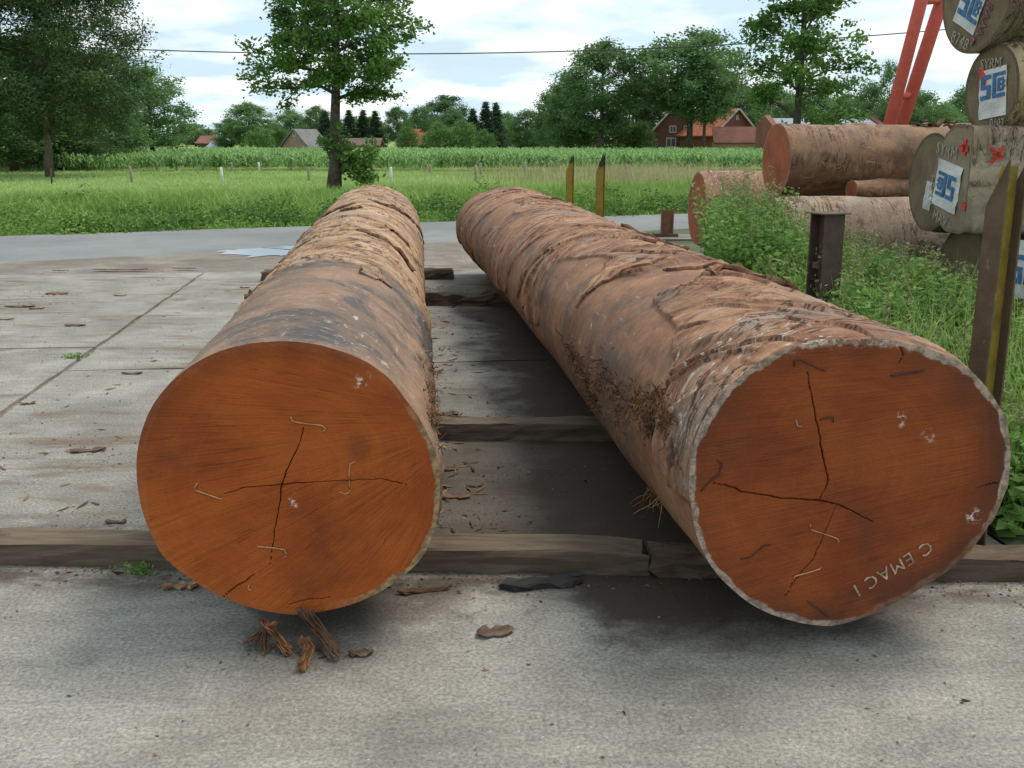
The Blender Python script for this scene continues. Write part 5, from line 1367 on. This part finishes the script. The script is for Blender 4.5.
# sheet roofed barn behind the stack
bx = thing('sheet_roofed_barn', hp(828, 90), 'long barn with a pale corrugated roof and red brick ends above the tan log', 'barn', None, 0)
wB = 96 * 90 / FPX; z0, z1 = zz(127, 90), zz(117.5, 90)
mb = MB().box((-wB / 2, .4, 0), (wB / 2, 6, z0)); link('wall', mesh_np('wall', mb.V(), mb.F(), M['brick']), bx)
nn_ = 60; xs = np.linspace(-wB / 2 - .1, wB / 2 + .1, nn_ * 2); zc_ = .04 * np.cos(np.arange(nn_ * 2) * np.pi)
V = np.concatenate([np.stack([xs, xs * 0, z0 + .02 + zc_], 1), np.stack([xs, xs * 0 + 3.2, z1 + zc_], 1), np.stack([xs, xs * 0 + 6.5, z0 + zc_], 1)]); m = len(xs); i = np.arange(m - 1)
link('roof', mesh_np('roof', V, np.concatenate([np.stack([i, i + 1, i + 1 + m, i + m], 1), np.stack([i + m, i + m + 1, i + 1 + 2 * m, i + 2 * m], 1)]), M['tin']), bx)
for sg in (-1, 1):
    V = np.array([[sg * (wB / 2 + .12), .35, 0], [sg * (wB / 2 + .12), 6.1, 0], [sg * (wB / 2 + .12), 6.1, z0 + .1], [sg * (wB / 2 + .12), 3.2, z1 + .25], [sg * (wB / 2 + .12), .2, z0 + .15]]); V = np.concatenate([V, V + [sg * .5, 0, 0]])
    me = bpy.data.meshes.new('gable_wall'); me.from_pydata(V.tolist(), [], [[0, 1, 2, 3, 4], [9, 8, 7, 6, 5]] + [[a_, (a_ + 1) % 5, (a_ + 1) % 5 + 5, a_ + 5] for a_ in range(5)]); me.materials.append(M['brick']); link('gable_wall', me, bx)
gable_house('gabled_house', hp(295, 140), R(-24), 3.9, 4.6, .9, zz(130, 140), 'small brick house with a steep grey roof behind the maize', plain('pinkish brick', (.30, .20, .16), .2, 3), M['tiles_grey'], [(0, 2.4, .5, .7)], verge=False)
gable_house('red_cottage', hp(222, 160), R(80), 3.4, 3.0, 1.1, zz(137, 160), 'low cottage with a rusty red roof at the far left of the maize', M['brick_dark'], M['tiles_brown'], verge=False)
gable_house('grey_lean_to', hp(226, 150), R(70), 2.2, 2.0, .6, zz(143, 150), 'little shed with a pale grey roof before the red roofed cottage', M['tin'], M['tin'], verge=False, cat='shed')
gable_house('orange_roof_house', hp(419, 150), R(60), 2.4, 2.2, 1.5, zz(130, 150), 'left orange roofed house in the middle of the skyline', M['brick'], M['tiles'], verge=False)
gable_house('orange_roof_house', hp(431, 148), R(60), 2.4, 2.2, 1.1, zz(133.5, 148), 'right orange roofed house in the middle of the skyline', M['brick'], M['tiles'], verge=False)
gable_house('long_shed', hp(380, 140), R(88), 3.0, 4.6, .9, zz(139.5, 140), 'long low brown roofed shed seen behind the roadside tree suckers', M['brick_dark'], M['tiles_dull'], verge=False, cat='shed')
gable_house('field_shed', hp(126, 71), R(80), 1.3, 1.7, .35, .66, 'small weathered wooden shed under the trees at left', M['post_wood'], M['tiles_grey'], verge=False, over=.1, rooft=.05, cat='shed')

# ------------------------------------------------------------------ fence posts
FP = [
 (52, 168, 184, 'post_rust', 'thin brown fence post under the willow'), (132, 166, 183, 'post_wood', 'grey fence post below the rounded tree by the shed'),
 (222.5, 167, 183, 'post_white', 'whitewashed fence post in the meadow left of the roadside tree'), (309, 167, 181, 'post_wood', 'weathered fence post close left of the roadside tree'),
 (391, 167, 184, 'post_white', 'pale fence post right above the left log tip'), (476, 165, 183, 'post_wood', 'grey fence post above the gap between the logs'),
 (64, 164, 170, 'post_white', 'pale fence stub at the maize edge beside the willow trunk'), (157, 163, 170, 'post_wood', 'stub at the maize edge below the rounded tree'),
 (177, 163, 170, 'post_wood', 'stub at the maize edge right of the rounded tree'), (203, 163, 171, 'post_wood', 'stub at the maize edge below the red cottage'),
 (232, 162, 172, 'post_wood', 'taller stub at the maize edge below the round skyline tree'), (259.5, 162, 172, 'post_white', 'light wooden stub at the maize edge left of the grey gabled house'),
 (291, 164, 170, 'post_wood', 'short stub at the maize edge below the grey gabled house'), (430, 164, 173, 'post_wood', 'stub at the maize edge below the orange roofs'),
 (525, 162, 176, 'post_wood', 'thin post at the maize edge left of the yellow stakes'), (481, 163, 176, 'post_wood', 'post at the maize edge below the conifer pair'),
 (669, 167, 181, 'post_wood', 'grey wooden post at the maize edge right of the yellow stakes'), (626, 165, 177, 'post_wood', 'pale stub in the dry grass right of the taller yellow stake'),
]
M['post_rust'] = M['rust']
for px, y0, y1, mk_, lab in FP:
    Y = min(56.0, (CAM_H - GZ) / (-(ray(px, y1)[2]) / ray(px, y1)[1]))
    p = at(px, y1, Y); h = at(px, y0, Y)[2] - GZ
    w_ = .055 if mk_ != 'post_rust' else .04
    r_ = random.uniform(-.05, .05)
    mb = MB().tube(np.array([[0, 0, -.1], [r_ * h * .5, 0, h * .5], [r_ * h, 0, h - .03], [r_ * h, 0, h]]), np.array([w_ * 1.05, w_, w_ * .95, w_ * .6]), 8)
    o = link('fence_post', mesh_np('fence_post', mb.V(), mb.F(), M[mk_], True), None, (p[0], p[1], GZ)); tag(o, lab, 'fence post', 'fence posts in the meadow')

# ------------------------------------------------------------------ grass, verge weeds, maize
def blades(P, h, w, rg, lean=.35):
    n = len(P); h = np.broadcast_to(h, (n,)); az = rg.uniform(0, 6.283, n); la = rg.normal(0, lean, (n, 2)) * h[:, None]
    s = np.stack([np.cos(az), np.sin(az), az * 0], 1) * w * .5
    mid = P + np.stack([la[:, 0] * .35, la[:, 1] * .35, h * .6], 1); top = P + np.stack([la[:, 0], la[:, 1], h], 1)
    V = np.stack([P - s, P + s, mid + s * .7, mid - s * .7, top], 1).reshape(-1, 3)
    b = np.arange(n) * 5
    return V, [np.stack([b, b + 1, b + 2, b + 3], 1), np.stack([b + 3, b + 2, b + 4], 1)]
def scatter(n, y0, y1, rg, margin=1.15, bias=1.0):
    Y = y0 + (y1 - y0) * rg.uniform(0, 1, n) ** bias
    X = rg.uniform(-1, 1, n) * Y * .52 * margin
    return np.stack([X, Y, np.full(n, GZ)], 1)
def edge_far(X):
    # far edge of the road as a function of X
    return f0[1] + (X - f0[0]) * (f1[1] - f0[1]) / (f1[0] - f0[0])
rg = np.random.default_rng(77)
# meadow (short, pale)
P = scatter(85000, 27.5, 57, rg, bias=1.1); hM = rg.uniform(.05, .13, len(P)); 
V, F = blades(P, hM, .05, rg); single('meadow_grass', V, F, M['meadow'], 'short pale meadow grass between the verge and the maize', 'grass', kind='stuff', base=np.zeros(3))
# long verge grass
P = scatter(90000, 17, 36, rg, bias=1.2); P = P[P[:, 1] > edge_far(P[:, 0]) + .12]
dd = P[:, 1] - edge_far(P[:, 0]); P = P[dd < 12.5]; dd = dd[dd < 12.5]; hh = (.12 + .40 * sst(.3, 3, dd) * (1 - .85 * sst(6, 12, dd))) * rg.uniform(.6, 1.25, len(P))
V, F = blades(P, hh, .035, rg); single('verge_grass', V, F, M['grass'], 'long green grass on the far side of the road', 'grass', kind='stuff', base=np.zeros(3))
# broad-leaved weeds in clumps along the road
cs, sz, ms = [], [], []
ncl = 560
X = rg.uniform(-13, 15, ncl); D = .35 + 4.6 * rg.uniform(0, 1, ncl) ** 1.5; Yc = edge_far(X) + D
nz = fbm(np.stack([X * .35, Yc * .5, X * 0], 1), 3)
for x, y, d, z in zip(X, Yc, D, nz):
    hgt = (.20 + .38 * rg.uniform() + .8 * max(0, z)) * (.55 + .45 * min(1, d / 1.6)); n_ = int(140 + 240 * hgt)
    q = rg.normal(0, 1, (n_, 3)) * np.array([.28, .28, 0]); q[:, 2] = hgt * rg.uniform(.05, 1, n_) ** .8 * np.exp(-(q[:, 0] ** 2 + q[:, 1] ** 2) / .25)
    cs.append(q + np.array([x, y, GZ]))
C = np.concatenate(cs); V, F = leaf_quads(C, .072 * rg.uniform(.6, 1.5, len(C)), rg, .45, .55)
single('verge_weeds', V, F, M['verge'], 'leafy weeds growing along the far road edge', 'weeds', kind='stuff', base=np.zeros(3))
# dry stalks near the maize edge, right of centre
n_ = 2600; X = rg.normal(5.2, 3.6, n_); Yc = rg.uniform(36, 55, n_); X = X * Yc / 45
P = np.stack([X, Yc, X * 0 + GZ], 1); V, F = blades(P, rg.uniform(.4, .75, n_), .03, rg, .3)
single('dry_stalks', V, F, M['dry'], 'dry straw coloured grass stalks before the maize', 'grass', kind='stuff', base=np.zeros(3))
# maize
n_ = 13000; Yc = 55.5 + (104 - 55.5) * rg.uniform(0, 1, n_) ** 1.35
Yc = np.round(Yc / .75) * .75 + rg.normal(0, .05, n_)
X = rg.uniform(-.62, .45, n_) * Yc
C0 = np.stack([X, Yc, X * 0 + GZ], 1); mb_v, mb_q = [], []
hs = rg.uniform(.72, .98, n_)
lv = 8; al = []
for k_ in range(lv):
    az = rg.uniform(0, 6.283, n_); d = np.stack([np.cos(az), np.sin(az), az * 0], 1); s = np.stack([-np.sin(az), np.cos(az), az * 0], 1)
    zb = hs * (.25 + .62 * k_ / (lv - 1)); ln = rg.uniform(.28, .5, n_) * (1 - .3 * k_ / lv)
    p0 = C0 + np.stack([az * 0, az * 0, zb], 1); p1 = p0 + d * (ln * .5)[:, None] + np.array([0, 0, .16]) ; p2 = p0 + d * ln[:, None] + np.stack([az * 0, az * 0, rg.uniform(-.15, .12, n_)], 1)
    w_ = .05
    al.append(np.stack([p0 - s * w_ * .5, p0 + s * w_ * .5, p1 + s * w_, p1 - s * w_, p2], 1).reshape(-1, 3))
V = np.concatenate(al); b = np.arange(n_ * lv) * 5
F = [np.stack([b, b + 1, b + 2, b + 3], 1), np.stack([b + 3, b + 2, b + 4], 1)]
single('maize_crop', V, F, M['corn'], 'field of knee high young maize reaching to the houses', 'maize', kind='stuff', base=np.zeros(3))

# ------------------------------------------------------------------ nettles and weeds between the logs and the stack
V, F = grid_sheet(np.linspace(0, 1, 2), np.linspace(0, 1, 2), lambda x, y: x * 0)
V = np.array([yd(2.43, 3.3, -.004), yd(14, 3.3, -.004), yd(14, 22, -.004), yd(2.6, 17.6, -.004), yd(2.76, 7.45, -.004), yd(2.45, 7.4, -.004)])
single('weedy_ground', V, np.array([[0, 1, 2, 3], [0, 3, 4, 5]]), M['soil'], kind='structure', base=np.zeros(3))
def weed_points(n, rg):
    out = []
    while len(out) < n:
        w, u = rg.uniform(2.42, 8.5), rg.uniform(3.75, 15)
        p = yd(w, u)
        lim = 2.44 + .4 * min(1, max(0, (u - 5.5) / 1.5)) + max(0, (u - 8.5)) * .27
        if w < lim: continue
        if p[0] > 3.25 and p[1] > 7.9: continue                   # under the sheeted stack
        if p[0] > .62 * p[1] + .4: continue
        if p[1] > 10.4 and p[0] > 2.65: continue
        out.append(p)
    return np.array(out)
def nettles(P, rg, hscale):
    C, S, sz = [], MB(), []
    for p in P:
        h = hscale(p) * rg.uniform(.65, 1.1); nl = int(h * 44) + 6
        ln = rg.normal(0, .14, 2) * h
        z = np.linspace(.12, 1, nl) * h; az = np.arange(nl) * 1.62 + rg.uniform(0, 6)
        rr = .055 + .07 * (1 - z / h) * rg.uniform(.6, 1.2, nl)
        q = np.stack([p[0] + ln[0] * (z / h) ** 1.4 + rr * np.cos(az), p[1] + ln[1] * (z / h) ** 1.4 + rr * np.sin(az), z - .02], 1)
        C.append(q); sz.append((.045 + .05 * (1 - z / h)) * rg.uniform(.8, 1.3, nl))
        if rg.uniform() < .5:
            S.tube(np.array([[p[0], p[1], 0], [p[0] + ln[0] * .4, p[1] + ln[1] * .4, h * .5], [p[0] + ln[0], p[1] + ln[1], h]]), np.array([.006, .005, .002]), 3, False)
    return np.concatenate(C), np.concatenate(sz), S
P = weed_points(3600, rg)
hf = lambda p: (.50 + .24 * sst(5.0, 7.0, np.array([p[1]]))[0] + .42 * sst(2.8, 2.3, np.array([p[0]]))[0] * sst(7.5, 9.5, np.array([p[1]]))[0]) * (.85 + .5 * noise(np.array([[p[0] * 1.3, p[1] * 1.3, 2.0]]))[0])
C, sz, S = nettles(P, rg, hf)
V, F = leaf_quads(C, sz * 1.25, rg, .5, .5)
mbx = MB().add(V, F); mbx.add(S.V(), S.F()[0])
single('nettle_patch', mbx.V(), mbx.F(), M['weed'], 'thick patch of green nettles and weeds between the right log and the stack', 'weeds', kind='stuff', base=np.array([3.0, 7.0, 0]))
# seed heads
P2_ = P[rg.choice(len(P), 900)]; C = []
for p in P2_:
    h = hf(p) * 1.12; n_ = 16
    C.append(np.stack([p[0] + rg.normal(0, .02, n_), p[1] + rg.normal(0, .02, n_), h * rg.uniform(.8, 1.08, n_)], 1))
V, F = leaf_quads(np.concatenate(C), .03, rg, .2, .5)
single('seed_heads', V, F, M['weed_seed'], 'pale weed seed heads above the nettles', 'weeds', kind='stuff', base=np.array([3.0, 7.0, 0]))
P = weed_points(2600, rg)
V, F = blades(P, rg.uniform(.3, .85, len(P)), .011, rg, .25)
single('weedy_grass', V, F, M['grass'], 'grass growing among the nettles at right', 'grass', kind='stuff', base=np.zeros(3))

# ------------------------------------------------------------------ small things on the concrete
def chip(p, ln, wd, th, rz, label, mat, seed, cat='bark piece', name='bark_piece', group='bark scraps on the concrete', curl=.25):
    rg = np.random.default_rng(seed); na, nb = 8, 4; V = []
    wv = rg.uniform(.45, 1.2, na); wv[0] *= .3; wv[-1] *= .25
    for lay in (1, 0):
        for i in range(na):
            s = i / (na - 1) - .5
            for j in range(nb):
                q = (j / (nb - 1) - .5) * wv[i] + .1 * math.sin(3 * s + seed)
                V.append([s * ln + rg.normal(0, .05 * wd), q * wd + rg.normal(0, .07 * wd), th * (.12 + lay * rg.uniform(.35, 1.1)) + curl * wd * (q * q) * .7 + .03 * s * s])
    V = np.array(V); V[:, 2] -= V[:, 2].min(); n_ = na * nb; Q = []
    for i in range(na - 1):
        for j in range(nb - 1):
            k_ = i * nb + j; Q += [[k_, k_ + nb, k_ + nb + 1, k_ + 1], [k_ + n_, k_ + 1 + n_, k_ + nb + 1 + n_, k_ + nb + n_]]
    ring = [i * nb for i in range(na)] + [(na - 1) * nb + j for j in range(1, nb)] + [i * nb + nb - 1 for i in range(na - 2, -1, -1)] + [j for j in range(nb - 2, 0, -1)]
    for k_ in range(len(ring)):
        x, y = ring[k_], ring[(k_ + 1) % len(ring)]; Q.append([x, x + n_, y + n_, y])
    o = link(name, mesh_np(name, V, np.array(Q), mat), None, (p[0], p[1], .001)); o.rotation_euler = (0, 0, rz)
    return tag(o, label, cat, group)
CH = [(57, 294, .26, .15, 0, 'pale curled bark piece on the slab, upper left'), (75, 326, .20, .11, .1, 'small brown bark piece beside the long joint'),
      (20, 307, .34, .10, .05, 'flat dark bark strip near the left picture edge'), (37, 309, .16, .06, .2, 'short crumb of bark right of the flat dark strip'),
      (121, 270, .75, .10, .03, 'long dark bark strip lying near the road'), (185, 269, .32, .08, 0, 'reddish bark strip at the head of the long joint'),
      (4, 320, .2, .05, .1, 'bark sliver touching the left picture edge'), (60, 271, .22, .05, 0, 'thin bark sliver left of the long dark strip'),
      (132, 374, .16, .05, .1, 'dark splinter on the middle slab by the cross joint'), (28, 404, .1, .05, .4, 'dark crumb right beside the long joint at left'),
      (88, 451, .20, .09, .2, 'brown crumbly bark patch left of the orange log end'), (116, 523, .10, .04, 0, 'brown bark scrap just above the long front timber'),
      (455, 498, .16, .06, -.1, 'orange torn splinter sticking out right of the orange log end'), (450, 470, .10, .06, .4, 'dark red bark crumb right of the orange log end'),
      (448, 415, .14, .10, .5, 'frayed bark lump beside the second timber'), (475, 487, .09, .02, .2, 'thin dark splinter in the gap between both logs'),
      (120, 296, .14, .05, .1, 'little bark scrap behind the pale curled piece'), (245, 288, .12, .05, 0, 'bark scrap on the slab left of the log, near the timber ends'),
      (590, 300, .1, .05, 0, 'bark crumb by the right log') , (540, 640, .0, .0, 0, '')]
for kx, (x, y, ln, wd, rz, lab) in enumerate(CH):
    if not lab or 'crumb by the right log' in lab: continue
    chip(gr(x, y), ln * .9, wd * .8, .008, rz, lab, M['chip'] if kx % 3 else M['flake'], kx + 1)
chip(gr(541, 585), .31, .075, .02, .22, 'flat black slat lying before the long front timber', M['blackstuff'], 61, 'slat', 'black_slat', 'litter on the concrete', .05)
chip(gr(495, 633), .12, .07, .008, .1, 'brown dirt clump on the bare concrete in front', M['chip'], 62, 'dirt clump', 'dirt_clump', 'litter on the concrete', .3)
chip(gr(425, 592), .2, .03, .012, .2, 'thin dark splinter right of the orange log foot', M['flake_dark'], 63)
chip(gr(180, 588), .12, .05, .012, .1, 'pale paper like scrap under the left side of the orange log', M['fibre_pale'], 64)
# shredded bark under the orange end: strips standing down from the log onto the slab
def strip(pts, w0, w1, label, mat, seed):
    rg = np.random.default_rng(seed); P = np.array(pts, float); mb = MB()
    d = np.linspace(0, len(P) - 1, 9); Pi = np.stack([np.interp(d, np.arange(len(P)), P[:, c]) for c in range(3)], 1)
    for q in range(18):
        off = np.array([rg.normal(0, w0 * .4), rg.normal(0, w0 * .25), abs(rg.normal(0, .006))])
        jj = np.cumsum(rg.normal(0, .0025, (9, 3)), 0)
        Pq = Pi + off + jj; Pq[:, 2] = np.maximum(Pq[:, 2], .006)
        mb.tube(Pq, np.linspace(w0, w1, 9) * rg.uniform(.08, .3), 4)
    V = mb.V(); return single('bark_strip', V, mb.F(), mat, label, 'bark strip', 'shredded bark under the orange log end')
def sp_(x, y, z): return at(x, y, gr(x, y, z)[1])
strip([gr(302, 612, .12), gr(318, 630, .05), gr(335, 653, .012)], .03, .014, 'dark bark strip right of the shredded heap under the orange end', M['flake_dark'], 1)
strip([gr(303, 640, .035), gr(309, 652, .02), gr(302, 669, .01)], .024, .022, 'reddish bark strip pointing at the viewer under the orange end', M['fibre'], 2)
strip([gr(262, 622, .10), gr(275, 636, .05), gr(287, 652, .012)], .016, .012, 'slanting bark splint left in the shredded heap', M['fibre'], 3)
strip([gr(276, 624, .09), gr(262, 634, .05), gr(250, 641, .01)], .012, .008, 'thin frayed strand at the left end of the heap', M['fibre'], 4)
strip([gr(266, 628, .08), gr(265, 640, .04), gr(265, 651, .01)], .010, .008, 'short upright splint in the left of the heap', M['flake_dark'], 5)
strip([gr(318, 640, .03), gr(328, 650, .02), gr(336, 660, .01)], .012, .01, 'short mossy splint at the right foot of the heap', M['chip'], 6)
chip(gr(361, 655), .075, .045, .012, .3, 'crumbled bark bit right of the shredded heap', M['chip'], 66)

# little weed tufts in the joints
def tuft(px, py, n, r_, h, ls, label, seed):
    rg = np.random.default_rng(seed); p = gr(px, py)
    q = np.stack([rg.normal(0, r_, n), rg.normal(0, r_ * .5, n), h * rg.uniform(.1, 1, n)], 1) + p
    V, F = leaf_quads(q, ls * rg.uniform(.6, 1.3, n), rg, .4, .45)
    single('weed_tuft', V, F, M['weed'], label, 'weed', 'weeds in the concrete')
tuft(139, 573, 110, .032, .035, .022, 'small green weed at the foot of the long front timber', 1)
tuft(74, 358, 90, .05, .035, .03, 'green tuft where the concrete joints meet at left', 2)
tuft(1012, 592, 24, .03, .01, .04, 'scatter of straw bits before the dark timber at right', 3) if False else None

# crumbs: nobody counts these
n_ = 5200; rg = np.random.default_rng(31)
X = rg.uniform(-6, 2.6, n_); Yc = rg.uniform(2.0, 13, n_); keep = (X * math.cos(YA) + Yc * math.sin(YA)) < 2.65
# more of it by the timbers and under the logs
xb = rg.uniform(-2.2, 2.2, 900); yb = 3.62 - .04 * xb - np.abs(rg.normal(0, .10, 900))
X = np.concatenate([X[keep], xb]); Yc = np.concatenate([Yc[keep], yb])
xc = rg.normal(0, 1, 1500); k_ = rg.integers(0, 9, 1500); cp_ = np.array([gr(*q)[:2] for q in ((88, 451), (57, 294), (110, 523), (20, 305), (520, 470), (480, 420), (470, 520), (150, 270), (300, 648))])
X = np.concatenate([X, cp_[k_, 0] + xc * np.where(k_ < 8, .22, .10)]); Yc = np.concatenate([Yc, cp_[k_, 1] + rg.normal(0, 1, 1500) * np.where(k_ < 8, .13, .05)])
n_ = len(X); C = np.stack([X, Yc, X * 0 + .004], 1); s_ = np.clip(rg.lognormal(-4.7, .55, n_), .004, .035)
V, F = leaf_quads(C, s_, rg, .85, .55)
V[:, 2] = np.maximum(V[:, 2], .0015)
ns = 420; us_ = rg.uniform(3.7, 11.5, ns); ws_ = np.where(rg.uniform(0, 1, ns) < .6, .12 + np.abs(rg.normal(0, .2, ns)), rg.uniform(-2.2, 1.0, ns))
Cs = np.array([yd(w_, u_, .006) for w_, u_ in zip(ws_, us_)]); V2, F2 = leaf_quads(Cs, rg.uniform(.03, .11, ns), rg, .92, .22); V2[:, 2] = np.maximum(V2[:, 2], .002)
F = np.concatenate([F, F2 + len(V)]); V = np.concatenate([V, V2])
t = NT('bark crumbs'); col = t.mix(t.ramp(t.island(), .0, 1), (.05, .032, .02), (.22, .14, .085)); t.done(col, .9)
single('bark_crumbs', V, F, t.m, 'tiny bark crumbs strewn over the concrete', 'crumbs', kind='stuff', base=np.zeros(3))
